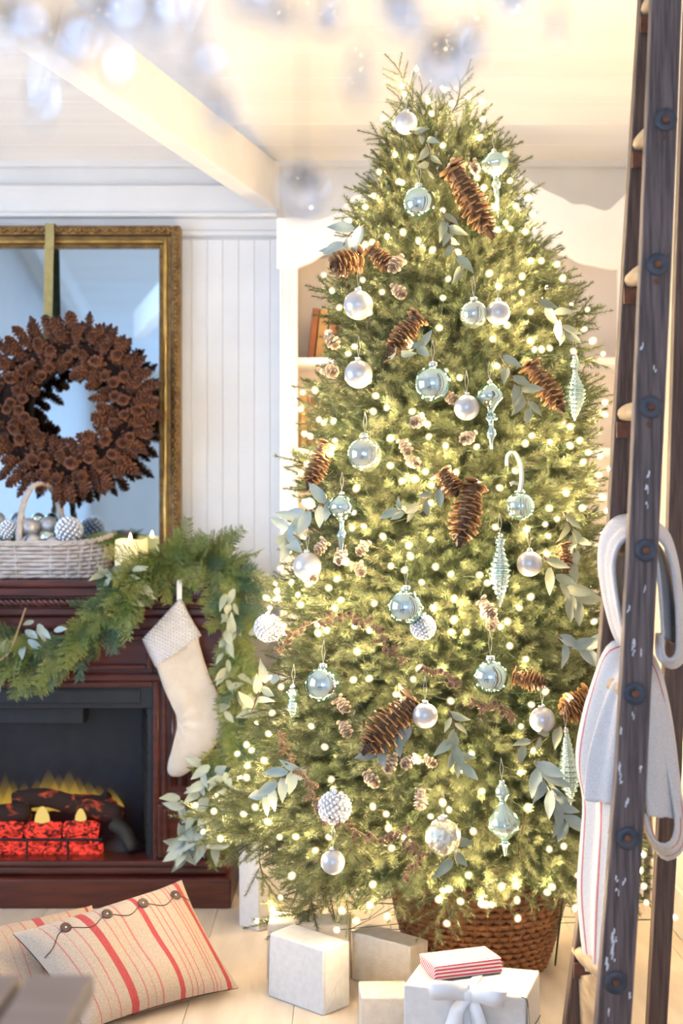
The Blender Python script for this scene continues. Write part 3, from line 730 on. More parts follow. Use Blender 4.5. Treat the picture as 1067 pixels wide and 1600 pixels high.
def small_ball(name, px, py, r, Y, mm, label, group, cap=True, seed=0):
    c = P(px, py, Y); R = r/F*Y
    t = thing(name, label, 'ornament', c, group)
    if mm == 'glitter':
        r2 = random.Random(seed); m = MB().ball(c, R*.86, 14, 9); b = MB().ball((0,0,0), 1, 6, 4)
        link('ball', m, W['glitter'], t, True)
        m = MB(); n = 110
        for i in range(n):
            z = 1-2*(i+.5)/n; q = math.sqrt(1-z*z); a = i*2.39996
            m.add(b.v, b.f, Matrix.Translation(c+Vector((q*math.cos(a), q*math.sin(a), z))*R*.9) @ Matrix.Scale(R*.15, 4))
        link('crystal_beads', m, W['sequin'], t, True)['kind'] = 'stuff'
    else:
        link('ball', MB().ball(c, R, 22, 14), W[mm], t, True)
    if cap: link('cap', MB().lathe([(R*.26,0),(R*.26,R*.22),(R*.2,R*.26),(R*.05,R*.28)], 10, Matrix.Translation(c+Vector((0,0,R*.94)))), W['cap'], t, True)
    return t
G = 'ornaments in the mantel basket'
for i, (a, b, r, Y, mm, lab) in enumerate([
    (108,829,22,4.50,'glitter','sparkling beaded silver ball at the right end of the mantel basket'),
    (14,829,17,4.48,'glitter','smaller beaded silver ball at the left end of the mantel basket'),
    (46,826,17,4.53,'pearl','white ball left of the basket handle, resting highest at the front'),
    (76,822,15,4.56,'pearl','white ball under the basket handle, behind the champagne ball'),
    (73,840,13,4.50,'mint_clear','small champagne coloured ball under the basket handle'),
    (50,847,14,4.485,'pearl','white ball low beside the front foot of the basket handle'),
    (82,850,12,4.49,'pearl','small pearl ball at the rim below the beaded silver ball'),
    (-4,813,13,4.56,'pearl','white ball at the back left of the basket, cut by the photo edge'),
    (60,812,11,4.60,'mint_clear','champagne ball at the very back of the basket behind the handle')]):
    small_ball('ornament_ball', a, b, r, Y, mm, lab, G, cap=False, seed=i)
def frond_clump(name, label, items, cat='greenery', group=None):
    t = thing(name, label, cat, items[0][1], group)
    for me, p, d, up, s_ in items: at(link(me.name.split('.')[0], me, None, t), frame_to(p, d, up, 0, s_))
    return t
it = []
for k in range(9):
    p = P(132+k*5, 838+rnd.uniform(-4,4), 4.49+rnd.uniform(-.03,.05)); it.append((rnd.choice(CEDAR), p, Vector((rnd.uniform(.2,1), rnd.uniform(-.7,.2), rnd.uniform(-.35,.25))), Vector((0,-.6,1)), rnd.uniform(.5,.75)))
frond_clump('cedar_sprig', 'green cedar sprig spilling over the right end of the mantel basket', it)
it = []
for k in range(4):
    p = P(6+k*5, 850, 4.47); it.append((FIRF[k % 3], p, Vector((rnd.uniform(-.6,.6), -.4, .8)), Vector((0,-1,.3)), .32))
frond_clump('fir_sprig', 'small dark fir sprig in front of the left beaded silver ball', it)

# candle
cc = P(205, 894, 4.47); cc.z = MZ; cr = 25.5/F*4.47; ch = 1.35-43*4.47/F-MZ+.002
cn = thing('candle', 'lit ivory pillar candle on the mantel between basket and garland', 'candle', cc)
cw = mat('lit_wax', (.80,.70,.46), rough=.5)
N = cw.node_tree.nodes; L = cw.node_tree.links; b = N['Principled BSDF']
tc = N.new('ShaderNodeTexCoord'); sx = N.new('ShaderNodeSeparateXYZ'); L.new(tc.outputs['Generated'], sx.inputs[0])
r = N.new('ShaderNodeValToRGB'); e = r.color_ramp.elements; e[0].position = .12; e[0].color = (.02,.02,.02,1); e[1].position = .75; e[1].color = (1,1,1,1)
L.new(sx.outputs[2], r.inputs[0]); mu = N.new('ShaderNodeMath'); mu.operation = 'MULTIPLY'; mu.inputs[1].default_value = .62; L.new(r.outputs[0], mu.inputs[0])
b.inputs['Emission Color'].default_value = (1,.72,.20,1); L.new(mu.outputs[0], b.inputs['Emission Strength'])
rs = []
for (q, z) in ((.96,0),(1,.004),(1,ch*.5),(1,ch*.93),(.97,ch),(.90,ch-.001),(.84,ch-.012),(.2,ch-.016)):
    rs.append([(cc.x+cr*q*math.cos(2*PI*j/28), cc.y+cr*q*math.sin(2*PI*j/28), MZ+z+(.004*math.sin(3*2*PI*j/28+1) if z > ch*.9 and q > .86 else 0)) for j in range(28)])
link('wax_body', MB().rings(rs), cw, cn, True)
link('wick', MB().tube([(cc.x, cc.y, MZ+ch-.016), (cc.x, cc.y, MZ+ch-.002)], .0012, 5), W['black'], cn)
link('flame', MB().lathe([(.0005,-.006),(.0045,0),(.005,.006),(.0025,.014),(.0003,.021)], 10, Matrix.Translation((cc.x, cc.y-.02, MZ+ch+.0))), W['flame_tip'], cn, True)

# ------------------------------------------------------------------ garland on the mantel
def garland(name, label, path, nf, spreadY, sc, mix=.65, seed=1, nrm=None, out=.8, hang=.5):
    r2 = random.Random(seed); pts = catmull(path, 8)
    t = thing(name, label, 'garland', pts[0])
    link('stem', MB().tube(pts, .006, 6), W['twig'], t, True)
    for k in range(nf):
        u = (k+r2.random())/nf; i = min(int(u*(len(pts)-1)), len(pts)-2); p = pts[i].lerp(pts[i+1], .5); d = (pts[i+1]-pts[i]).normalized()
        s_ = d.cross(Vector((0,-1,0))).normalized()
        dd = d*r2.uniform(.1,.9)+s_*r2.uniform(-1,1)*out+Vector((0, -r2.uniform(.0,.7), 0))+Vector((0,0,-hang*r2.random()))
        me = r2.choice(CEDAR) if r2.random() < mix else r2.choice(FIRF)
        at(link('cedar_frond' if me in CEDAR else 'fir_frond', me, None, t), frame_to(p+Vector((0, r2.uniform(-spreadY, spreadY*.3), r2.uniform(-.015,.02))), dd, Vector((r2.uniform(-.4,.4), -1, r2.uniform(0,.8))), r2.uniform(-.5,.5), sc*r2.uniform(.75,1.15)))
    return t
def leaves_on(t, spots, cols, sc=1.0, seed=3, d0=(.2,-.4,-.7)):
    r2 = random.Random(seed)
    for (a, b, Y) in spots:
        d = Vector(d0)+Vector((r2.uniform(-.9,.9), r2.uniform(-.3,.2), r2.uniform(-.3,.9)))
        at(link('eucalyptus_leaf', r2.choice(LEAF if cols == 'leaf' else LEAFB), None, t), frame_to(P(a, b, Y), d, Vector((r2.uniform(-.5,.5), -1, .3)), r2.uniform(-.5,.5), sc*r2.uniform(.8,1.2)))
g1 = garland('mantel_garland', 'cedar and eucalyptus garland swagged along the left of the mantel',
   [P(262,872,4.42), P(232,888,4.36), P(205,912,4.31), P(172,948,4.30), P(140,985,4.29), P(95,1008,4.29), P(40,1012,4.29), P(-40,1000,4.29), P(-110,985,4.30)], 115, .05, 1.0, .55, 11, out=.75, hang=.75)
leaves_on(g1, [(165+rnd.uniform(-8,60), 895+rnd.uniform(-14,45), 4.24+rnd.uniform(0,.05)) for _ in range(26)], 'leaf', .85, 5, (.5,-.4,-.5))
leaves_on(g1, [(40,985,4.22),(44,1000,4.22),(36,1010,4.22),(60,975,4.22),(66,982,4.22),(62,990,4.22),(85,985,4.22),(8,1000,4.22),(20,1000,4.23),(52,970,4.22)], 'leaf_blue', .85, 6)
m = MB(); link('bare_twig', MB().tube(catmull([P(40,950,4.22), P(28,985,4.2), P(18,1010,4.2), P(2,1030,4.2), P(-20,1040,4.2)], 4), .003, 5), W['twine'], g1, True)
g2 = garland('side_garland', 'cedar and eucalyptus garland over the mantel corner down its right side',
   [P(252,878,4.40), P(290,872,4.41), P(325,872,4.41), P(352,884,4.38), P(368,915,4.33), P(374,965,4.30), P(376,1030,4.30), P(374,1100,4.30), P(368,1170,4.29), P(352,1240,4.28), P(335,1290,4.27)], 135, .05, .9, .75, 12, out=.9, hang=.4)
leaves_on(g2, [(352+rnd.uniform(-6,22), 920+k*9+rnd.uniform(-6,6), 4.22) for k in range(22)], 'leaf', .8, 8, (.1,-.4,-1))
leaves_on(g2, [(352,985,4.2),(362,995,4.2),(356,1000,4.2),(388,990,4.2),(356,1075,4.2),(372,1055,4.2),(392,1070,4.19),(400,1090,4.18),(395,1085,4.18),(385,1105,4.18),(402,1110,4.18)], 'leaf', 1.05, 9, (.3,-.3,-.3))
leaves_on(g2, [q for q in [(318+rnd.uniform(-40,44), 1195+rnd.uniform(0,140), 4.16+rnd.uniform(0,.06)) for _ in range(78)] if q[0] > 312 or q[1] > 1238], 'leaf_blue', 1.05, 10, (-.3,-.4,-.6))
for k in range(7):
    pass

# ------------------------------------------------------------------ stocking
def slab_loft(pairs, Y, th, n=16, base=0.0):
    rs = []
    for (a, b, c, d, k) in pairs:
        p, q = P(a, b, Y), P(c, d, Y); mid = (p+q)/2; h = (q-p)/2
        rs.append([mid+h*math.cos(2*PI*j/n)+Vector((0, -th*k*math.copysign(abs(math.sin(2*PI*j/n))**.8, math.sin(2*PI*j/n)), 0)) for j in range(n)])
    return MB().rings(rs)
SY = 4.325
st = thing('stocking', 'ivory velvet stocking with sequinned cuff hanging from the mantel', 'stocking', P(283, 905, SY))
leg = [(240,1030,306,985,.75),(246,1046,311,1004,.9),(257,1078,326,1052,1),(268,1102,341,1085,1),(275,1120,352,1108,1),(276,1137,353,1128,1),(272,1156,345,1150,1),(267,1176,328,1175,1),(262,1194,308,1195,.9),(262,1206,293,1207,.75),(268,1213,281,1213,.3)]
o = link('leg', slab_loft(leg, SY, .020), W['stocking'], st, True)
bmm = bmesh.new(); bmm.from_mesh(o.data); bmesh.ops.subdivide_edges(bmm, edges=bmm.edges[:], cuts=3, use_grid_fill=True, smooth=.6)
ank = P(276, 1128, SY)
for v_ in bmm.verts:
    dx, dz = v_.co.x-ank.x, v_.co.z-ank.z; rr = math.hypot(dx, dz)
    if v_.co.y < SY: v_.co.y += .0055*math.sin(9*math.atan2(dz, dx+.004)+.6)*math.exp(-(rr/.085)**2)*min(1, rr/.015)+.003*math.sin(38*v_.co.x+26*v_.co.z)
bmm.to_mesh(o.data); bmm.free(); smooth(o.data)
cuffp = [(222,999,282,934,.7),(223,1003,285,938,1),(228,1014,292,953,1.1),(235,1028,303,973,1.1),(241,1040,312,988,1.1),(244,1043,315,993,.8)]
o = link('cuff', slab_loft(cuffp, SY, .024), W['cuff'], st, True)
m = MB(); b_ = MB().ball((0,0,0), 1, 6, 4); r2 = random.Random(4)
for i in range(15):
    for j in range(13):
        u, v = (i+.5+(j % 2)*.5)/15.5, (j+.5)/13
        if u > 1: continue
        a = (222+(282-222)*u, 999+(934-999)*u); c = (244+(315-244)*u, 1043+(993-1043)*u)
        p = P(a[0]+(c[0]-a[0])*v, a[1]+(c[1]-a[1])*v, SY); p.y -= .0255*math.sqrt(max(.02, 1-(2*u-1)**2))+.0015
        m.add(b_.v, b_.f, Matrix.Translation(p) @ Matrix.Diagonal((.0034, .0018, .0034, 1)))
link('sequins', m, W['sequin'], st, True)['kind'] = 'stuff'
m = MB(); rs = []
for k in range(7):
    p = P(280, 938-k*5.2, SY-.002); w = .0085; rs.append([p+Vector((-w,0,0)), p+Vector((w,0,0)), p+Vector((w,.002,0)), p+Vector((-w,.002,0))])
rs.append([q+Vector((0,.06,.004)) for q in rs[-1]])
link('hanging_loop', m.rings(rs), W['satin'], st)
# ------------------------------------------------------------------ pillows
RED = (.46, .085, .085)
def stripes_of(l): return [(a, a+w, RED if w > .012 else (.52,.20,.17)) for a, w in l]
W['linen_front'] = striped('striped_linen', (.50,.405,.32), stripes_of([(.10,.006),(.165,.005),(.225,.008),(.30,.045),(.40,.009),(.455,.004),(.50,.010),(.615,.032),(.69,.006),(.725,.006),(.765,.006),(.83,.006),(.855,.005),(.88,.006),(.925,.030)]))
W['linen_back'] = striped('striped_linen_tan', (.50,.37,.26), stripes_of([(.08,.03),(.2,.006),(.25,.006),(.36,.006),(.42,.006),(.50,.010),(.58,.05),(.70,.006),(.74,.006),(.80,.012),(.93,.02)]))
def pillow(name, label, tl, tr, br, bl, H, mm, wob=1):
    tl, tr, br, bl = map(Vector, (tl, tr, br, bl)); c = (tl+tr+br+bl)/4
    nrm = (tr-tl).cross(bl-tl).normalized()
    if nrm.y > 0: nrm = -nrm
    r2 = random.Random(wob); ph = [r2.uniform(0, 6) for _ in range(6)]
    def surf(u, v, side):
        a, b = 2*u-1, 2*v-1
        u2 = .5+(u-.5)*(1-.055*(1-b*b)); v2 = .5+(v-.5)*(1-.075*(1-a*a))
        p = tl.lerp(tr, u2).lerp(bl.lerp(br, u2), v2)
        h = H*max(0, (1-abs(a)**3.2)*(1-abs(b)**3.2))**.55
        h *= 1+.06*math.sin(5*a+ph[0])*math.sin(4*b+ph[1])
        return p+nrm*(h*side+.0025*side+.006*math.sin(7*u+ph[2])*math.sin(6*v+ph[3])*(1-abs(a)**2)*(1-abs(b)**2))
    n = 30; m = MB(); uvs = []
    for side in (1, -1):
        vs = [surf(i/n, j/n, side) for j in range(n+1) for i in range(n+1)]
        fs = []
        for j in range(n):
            for i in range(n):
                q = j*(n+1)+i; f = (q, q+1, q+n+2, q+n+1); fs.append(f if side < 0 else f[::-1])
        m.add(vs, fs); uvs += [(i/n, 1-j/n) for j in range(n+1) for i in range(n+1)]
    me = m.mesh('cover'); bmm = bmesh.new(); bmm.from_mesh(me)
    ul = bmm.loops.layers.uv.new('UVMap'); bmm.verts.ensure_lookup_table()
    for f in bmm.faces:
        for l in f.loops: l[ul].uv = uvs[l.vert.index]
    bmm.to_mesh(me); bmm.free()
    t = thing(name, label, 'pillow', (c.x, c.y, 0), 'striped linen pillows on the floor')
    link('cover', me, W[mm], t, True)
    return t, surf, nrm
pTR, pBR, pBL, pTL = Vector((-.470,3.76,.268)), Vector((-.287,3.575,.020)), Vector((-.660,3.30,.012)), Vector((-.888,3.455,.212))
t, surf, nrm = pillow('pillow', 'red striped linen pillow with four brown buttons, leaning in front of the other', pTL, pTR, pBR, pBL, .066, 'linen_front')
BU = [.20, .44, .665, .89]
def flap(u): return .205+.035*math.cos((u-.20)/.232*2*PI+PI)+(.16*max(0, (.13-u)/.13)**1.2)
link('flap_edge', MB().tube([surf(k/60, flap(k/60), 1)+nrm*.001 for k in range(1, 60)], .0012, 5), W['button'], t, True)
for u in BU:
    p = surf(u, .165, 1); Mx = zto(p, nrm)
    m = MB().lathe([(.0005,.002),(.013,.002),(.0155,.0045),(.0135,.0062),(.009,.0048),(.0005,.0045)], 18, Mx)
    b = link('button', m, W['button'], t, True)
    link('thread', MB().box((-.003,-.001,.0045),(.003,.001,.006), Mx).box((-.001,-.003,.0045),(.001,.003,.006), Mx), W['satin'], b)
qTR, qTL = Vector((-.735,3.77,.19)), Vector((-1.13,3.50,.175))
pillow('pillow', 'tan striped pillow without buttons in view, lying behind the buttoned one', qTL, qTR, qTR+Vector((.15,-.22,-.165)), qTL+Vector((.16,-.22,-.155)), .055, 'linen_back', 5)

# ------------------------------------------------------------------ presents
def present(name, label, near, yaw, w, d, h, mm, z0=0.0, fold=True, group='wrapped presents under the tree'):
    t = thing(name, label, 'present', (near[0], near[1], z0), group); t.rotation_euler = (0, 0, yaw)
    r2 = random.Random(int(abs(near[0])*1000)); j = lambda: r2.uniform(-.003, .003)      # near corner at the origin, box goes -x and +y
    m = MB(); m.add([(-w+j(),j(),0),(j(),j(),0),(j(),d+j(),0),(-w+j(),d+j(),0),(-w+j(),j(),h+j()),(j(),j(),h+j()),(j(),d+j(),h+j()),(-w+j(),d+j(),h+j())],
                     [(0,3,2,1),(4,5,6,7),(0,1,5,4),(1,2,6,5),(2,3,7,6),(3,0,4,7)])
    bevel(link('wrapped_box', m, W[mm], t, world=False), .005, 3)
    if fold:
        e = .0022
        m = MB().add([(e,.012,.004),(e,d*.5,h*.46),(e,d-.012,.004),(e+.0012,.012,.004),(e+.0015,d*.5,h*.46),(e+.0012,d-.012,.004)], [(0,1,2),(5,4,3),(0,3,4,1),(1,4,5,2),(2,5,3,0)])
        link('folded_flap', m, W[mm], t, world=False)
        m = MB().add([(e,.004,.01),(e,d*.48,h*.5),(e,.004,h-.01),(e+.0012,.004,.01),(e+.0014,d*.48,h*.5),(e+.0012,.004,h-.01)], [(0,1,2),(5,4,3),(0,3,4,1),(1,4,5,2),(2,5,3,0)])
        link('folded_flap', m, W[mm], t, world=False)
    return t
a = FL(505,1588); present('present', 'cream wrapped present standing front left, nearest the pillow', a, math.radians(-43), .213, .105, .178, 'kraft_white')
a = FL(641,1557); present('present', 'cream paper present against the left of the wicker basket', a, math.radians(-38), .21, .088, .138, 'kraft')
a = FL(404,1456); present('present', 'tall white present farthest back, beside the fireplace base', a, math.radians(-42), .095, .23, .285, 'kraft_white')
a = FL(545,1534); present('present', 'beige present mostly hidden behind the front left cream one', a+Vector((0,.0,0)), math.radians(-4), .235, .10, .165, 'kraft')
a = P(640,1618,3.30); a.z = 0; present('present', 'small low cream present between the front left one and the bow present', a, math.radians(3), .125, .12, .10, 'kraft')
ea = Vector((.437, 3.025)); eyaw = math.atan2(3.025-3.117, .437-.152)
big = present('present', 'large cream present with white satin bow, carrying the striped gift', ea, eyaw, .30, .19, .20, 'kraft_white')
# bow (local frame of the big present: near right corner at the origin, front face y = 0)
def strip(pts, w0, w1, side=Vector((1,0,0)), th=.0012):
    rs = []; n = len(pts)
    for i, p in enumerate(pts):
        w = (w0+(w1-w0)*i/(n-1))/2; p = Vector(p); d = (Vector(pts[min(i+1,n-1)])-Vector(pts[max(i-1,0)])).normalized()
        s_ = (side-d*side.dot(d)).normalized(); nn = d.cross(s_)*th/2
        rs.append([p-s_*w+nn, p+s_*w+nn, p+s_*w-nn, p-s_*w-nn])
    return MB().rings(rs)
kx = -.138
link('ribbon', strip([(kx,.19,.2035),(kx,.05,.204),(kx,.0,.2035),(kx,-.004,.198),(kx,-.004,.1),(kx,-.004,.002)], .022, .022), W['satin'], big, True, world=False)
for s_ in (-1, 1):
    lp = catmull([(kx,-.006,.200),(kx+s_*.030,-.034,.210),(kx+s_*.074,-.046,.207),(kx+s_*.092,-.024,.202),(kx+s_*.066,-.004,.202),(kx,-.004,.200)], 6)
    link('bow_loop', strip([tuple(p) for p in lp], .040, .040, Vector((s_*.25,-.1,.95))), W['satin'], big, True, world=False)
    tl = catmull([(kx,-.010,.192),(kx+s_*.022,-.026,.165),(kx+s_*.034,-.022,.12),(kx+s_*.062,-.03,.06),(kx+s_*.07,-.028,.01)], 6)
    link('bow_tail', strip([tuple(p) for p in tl], .026, .060, Vector((1,-.25,0))), W['satin'], big, True, world=False)
link('bow_knot', MB().ball((kx,-.012,.195), .013, 12, 8, (1,.8,1.1)), W['satin'], big, True, world=False)
link('side_cord', MB().tube([(-.012,-.001,.203),(.0,-.001,.200),(.003,.0,.19),(.003,.03,.12),(.003,.09,.10),(.003,.19,.09)], .0012, 5), W['black'], big, world=False)
W['candy'] = mat('red_white_striped_paper', (.80,.76,.74), rough=.5)
N = W['candy'].node_tree.nodes; L = W['candy'].node_tree.links; b = N['Principled BSDF']
tc = N.new('ShaderNodeTexCoord'); mp = N.new('ShaderNodeMapping'); mp.inputs['Rotation'].default_value = (math.radians(0), 0, 0)
sx = N.new('ShaderNodeSeparateXYZ'); L.new(tc.outputs['Object'], sx.inputs[0])
ad = N.new('ShaderNodeMath'); ad.operation = 'ADD'; L.new(sx.outputs[1], ad.inputs[0]); L.new(sx.outputs[2], ad.inputs[1])
fm = N.new('ShaderNodeMath'); fm.operation = 'MULTIPLY'; fm.inputs[1].default_value = 108; L.new(ad.outputs[0], fm.inputs[0])
fr_ = N.new('ShaderNodeMath'); fr_.operation = 'FRACT'; L.new(fm.outputs[0], fr_.inputs[0])
gt = N.new('ShaderNodeMath'); gt.operation = 'GREATER_THAN'; gt.inputs[1].default_value = .5; L.new(fr_.outputs[0], gt.inputs[0])
mx = N.new('ShaderNodeMix'); mx.data_type = 'RGBA'; mx.inputs[6].default_value = (.80,.76,.74,1); mx.inputs[7].default_value = (.55,.03,.06,1)
L.new(gt.outputs[0], mx.inputs[0]); L.new(mx.outputs[2], b.inputs['Base Color'])
def P_z(px, py, z):
    Y = F*(EYE-z)/(py-800); return Vector(((px-533.5)/F*Y, Y, z))
a = P_z(785, 1521, .203); c = P_z(680, 1534, .203)
present('present', 'flat red and white striped gift on top of the bow present', a, math.atan2(a.y-c.y, a.x-c.x), (a-c).length, .105, .036, 'candy', z0=.205, fold=True)

# ------------------------------------------------------------------ wicker basket holding the tree
TB = Vector((.412, 3.865, 0))
tb = thing('tree_basket', 'round brown wicker basket that the christmas tree stands in', 'basket', TB)
wicker(tb, 'wicker', TB, .195, .195, .262, .262, 0.0, .275, 15, 44, .0088, rimr=.015, bulge=.03)
link('green_wire', MB().tube(catmull([(TB.x+.235,TB.y-.155,.30),(TB.x+.228,TB.y-.155,.22),(TB.x+.215,TB.y-.15,.10),(TB.x+.21,TB.y-.14,.03)], 4), .003, 5), W['cord'], tb, True)

# ------------------------------------------------------------------ table corner near the camera
tx1, ty1, tz = -.338, 1.75, .718
tab = thing('table', 'grey-brown wooden table corner close to the camera below the pillows', 'table', (-.85, 1.2, 0))
bevel(link('edge_board', MB().box((tx1-.088, .65, tz-.03), (tx1, ty1, tz)), W['grey_wood'], tab), .003)
for k in range(5):
    x1 = tx1-.100-k*.16
    bevel(link('plank', MB().box((x1-.155, .65, tz-.03), (x1, ty1, tz)), W['grey_wood'], tab), .005)
link('apron', MB().box((-1.22, .75, tz-.12), (tx1-.09, 1.66, tz-.032)), W['grey_wood'], tab)
for x_ in (-1.2, tx1-.14):
    for y_ in (.72, 1.64): bevel(link('leg', MB().box((x_, y_, 0), (x_+.06, y_+.06, tz-.12)), W['grey_wood'], tab), .004)

# ------------------------------------------------------------------ ladder
LY = 2.72
ldr = thing('ladder', 'weathered dark wooden ladder with bolted rungs and towels along the right edge', 'ladder', (.6, 2.85, 0))
def rail(rows, depth, mm, twist=0):                    # rows: (left px, right px, py, Y)
    rs = []
    for a, b, y, Y in rows:
        p, q = P(a, y, Y), P(b, y, Y); rs.append([p, q, q+Vector((0,depth,0)), p+Vector((0,depth,0))])
    return MB().rings(rs)
near = [(1026,1072,-160,LY),(1019,1066,0,LY),(1003,1051,385,LY),(985,1032,800,LY),(964,1012,1200,LY),(932,987,1600,LY),(913,972,1792.6,LY)]
bevel(link('rail', rail(near, .035, 'wood_dark'), W['wood_dark'], ldr), .004)
far = [(1009,1045,-160,2.86),(1001,1038,0,2.87),(976,1014,400,2.88),(953,995,800,2.91),(929,966,1150,2.94),(905,938,1430,2.97),(883,915,1600,2.99),(873,905,1703,2.99)]
bevel(link('rail', rail(far, .04, 'wood_red'), W['wood_red'], ldr), .004)
prop = [(1082,1118,-160,3.02),(1072,1106,0,3.02),(1057,1092,400,3.03),(1045,1080,800,3.04),(1034,1066,1200,3.05),(1013,1043,1600,3.06),(1009,1037,1682,3.06)]
bevel(link('prop_leg', rail(prop, .035, 'wood_red'), W['wood_red'], ldr), .004)
def on(rows, y, side=.5):
    return lerp_table([(r_[2], r_[0]+(r_[1]-r_[0])*side) for r_ in rows], y), lerp_table([(r_[2], r_[3]) for r_ in rows], y)
WZ = [(1040,187),(1028,413),(1017,636),(1009,860),(992,1084),(981,1310),(962,1535)]
for i, (a, b) in enumerate([(1049,-38)]+WZ):
    c = P(a, b, LY)
    # the rung runs from the near rail back to the far one
    pf = c+Vector((0,.16,0)); yy = 800-(pf.z-EYE)*F/2.90; xf, Yf = on(far, yy, .35); q = P(xf, yy, Yf)
    d = (q-c)
    m = MB().tube([c+Vector((0,.03,0)), c+d*.3, c+d*.8, q+d*.12], [.017,.021,.020,.016], 10)
    link('rung', m, W['rung'], ldr, True)
    link('rung_bracket', MB().box((q.x-.02, q.y-.012, q.z-.055), (q.x+.012, q.y-.004, q.z-.02)), W['rust'], ldr)
    R = .0245
    wsh = link('washer', MB().lathe([(R*.3,.0),(R,.0),(R,-.003),(R*.92,-.005),(R*.36,-.003),(R*.34,-.0028)], 24, Matrix.Translation(c) @ Matrix.Rotation(PI/2, 4, 'X') @ Matrix.Rotation(PI, 4, 'X') @ Matrix.Scale(1, 4)), W['washer'], ldr, True)
    link('bolt', MB().lathe([(.0085,.0),(.0085,.005),(.006,.0075),(.0005,.008)], 8, Matrix.Translation(c) @ Matrix.Rotation(PI/2, 4, 'X')), W['rust'], wsh)
    if i < 4:
        link('nail_head', MB().ball(P(a-3, b+27, LY), .006, 8, 6, (1,.4,1.1)), W['rust'], ldr, True)
q0 = P(905,1530,2.97)
bevel(link('step_board', MB().add([P(903,1532,2.99),P(935,1528,2.78),P(935,1620,2.78),P(908,1620,2.99)]+[p+Vector((.0,.03,-.0)) for p in (P(903,1532,2.99),P(935,1528,2.78),P(935,1620,2.78),P(908,1620,2.99))], [(0,1,2,3),(7,6,5,4),(0,4,5,1),(1,5,6,2),(2,6,7,3),(3,7,4,0)]), W['rung'], ldr), .003)
r2 = random.Random(9); m = MB()                        # chipped white paint on the near rail
for (a, b, l) in [(1010,790,8),(1006,925,14),(982,955,10),(990,1015,26),(1000,1022,8),(988,1120,10),(972,1145,8),(968,1210,36),(1000,1205,12),(980,1255,8),(962,1375,8),(975,1380,10),(965,1395,10),(958,1480,50),(962,1470,10),(948,1510,20),(1004,545,12),(1024,578,8),(1010,765,8),(1012,745,12),(983,1560,14),(950,1585,12)]:
    for k in range(max(2, l//5)):
        c = P(a+r2.uniform(-2.5,2.5), b+(k-l/10)*5, LY-.0008); w, h = r2.uniform(.0012,.004), r2.uniform(.003,.009)
        m.add([c+Vector((-w,0,-h)), c+Vector((w*.4,0,-h*.8)), c+Vector((w,0,h*.5)), c+Vector((-w*.3,0,h)), c+Vector((0,-.0012,0))], [(0,1,4),(1,2,4),(2,3,4),(3,0,4)])
link('paint_chips', m, W['chip'], ldr)['kind'] = 'stuff'

# ------------------------------------------------------------------ towels hung on the rungs
W['towel_grey'] = striped('grey_white_towel', (.60,.56,.55), [])
W['towel_red'] = striped('white_towel_red_stripes', (.66,.62,.60), [(.20,.235,(.55,.12,.11)),(.245,.252,(.55,.2,.18)),(.80,.83,(.5,.1,.1))])
def drape(t, name, pn, pf, Y0, Y1, th, mm, seed, nv=20, wav=.005):     # near and far outline of the hanging cloth
    n = 90; r2 = random.Random(seed); ph = [r2.uniform(0, 6) for _ in range(4)]
    def arc(pts):
        c = catmull([Vector((a, b, 0)) for a, b in pts], 10); d = [0]
        for a, b in zip(c, c[1:]): d.append(d[-1]+(b-a).length)
        return [Vector((lerp_table([(u/d[-1], q.x) for u, q in zip(d, c)], i/(n-1)), lerp_table([(u/d[-1], q.y) for u, q in zip(d, c)], i/(n-1)), 0)) for i in range(n)]
    A, B = arc(pn), arc(pf); vs = []; uvs = []
    for i in range(n):
        for j in range(nv+1):
            v = j/nv; q2 = A[i].lerp(B[i], v); q = P(q2.x, q2.y, Y0+(Y1-Y0)*v); u = i/(n-1)
            q += Vector((wav*math.sin(10*v+ph[0]+4*u)*min(1, v*4), wav*math.sin(8*u+ph[2]+5*v), wav*.4*math.sin(13*v+ph[1])))
            vs.append(q); uvs.append((v, u))
    fs = [(i*(nv+1)+j, i*(nv+1)+j+1, (i+1)*(nv+1)+j+1, (i+1)*(nv+1)+j) for i in range(n-1) for j in range(nv)]
    me = MB().add(vs, fs).mesh(name); bmm = bmesh.new(); bmm.from_mesh(me); ul = bmm.loops.layers.uv.new('UVMap')
    for f in bmm.faces:
        for l in f.loops: l[ul].uv = uvs[l.vert.index]
    bmm.to_mesh(me); bmm.free()
    o = link(name, me, W[mm], t, True)
    s_ = o.modifiers.new('thick', 'SOLIDIFY'); s_.thickness = th; s_.offset = 0
    return o
t1 = thing('towel', 'thick grey-white towel folded over the fourth rung of the ladder', 'towel', P(1000,805,LY+.12), 'towels on the ladder')
drape(t1, 'outer_fold', [(978,1000),(968,960),(960,905),(960,875),(969,851),(986,838),(1010,834),(1034,844),(1047,872),(1055,920),(1058,980),(1057,1018),(1046,1030),(1036,1020),(1034,990)],
  [(975,1015),(957,975),(941,905),(938,862),(944,832),(962,809),(985,804),(1012,808),(1040,828),(1054,865),(1062,920),(1066,990),(1064,1028),(1046,1042),(1028,1028),(1027,990)], LY+.05, LY+.19, .008, 'towel_grey', 1)
drape(t1, 'inner_fold', [(994,985),(991,930),(991,890),(996,868),(1006,860),(1015,862),(1024,876),(1029,910),(1033,950),(1036,995)],
  [(974,985),(965,935),(961,892),(966,858),(984,842),(1006,842),(1030,852),(1044,886),(1051,940),(1053,1005)], LY+.052, LY+.16, .007, 'towel_grey', 2, wav=.003)
t2 = thing('towel', 'long white towel with red stripe draped over the fifth rung of the ladder', 'towel', P(980,1000,LY+.12), 'towels on the ladder')
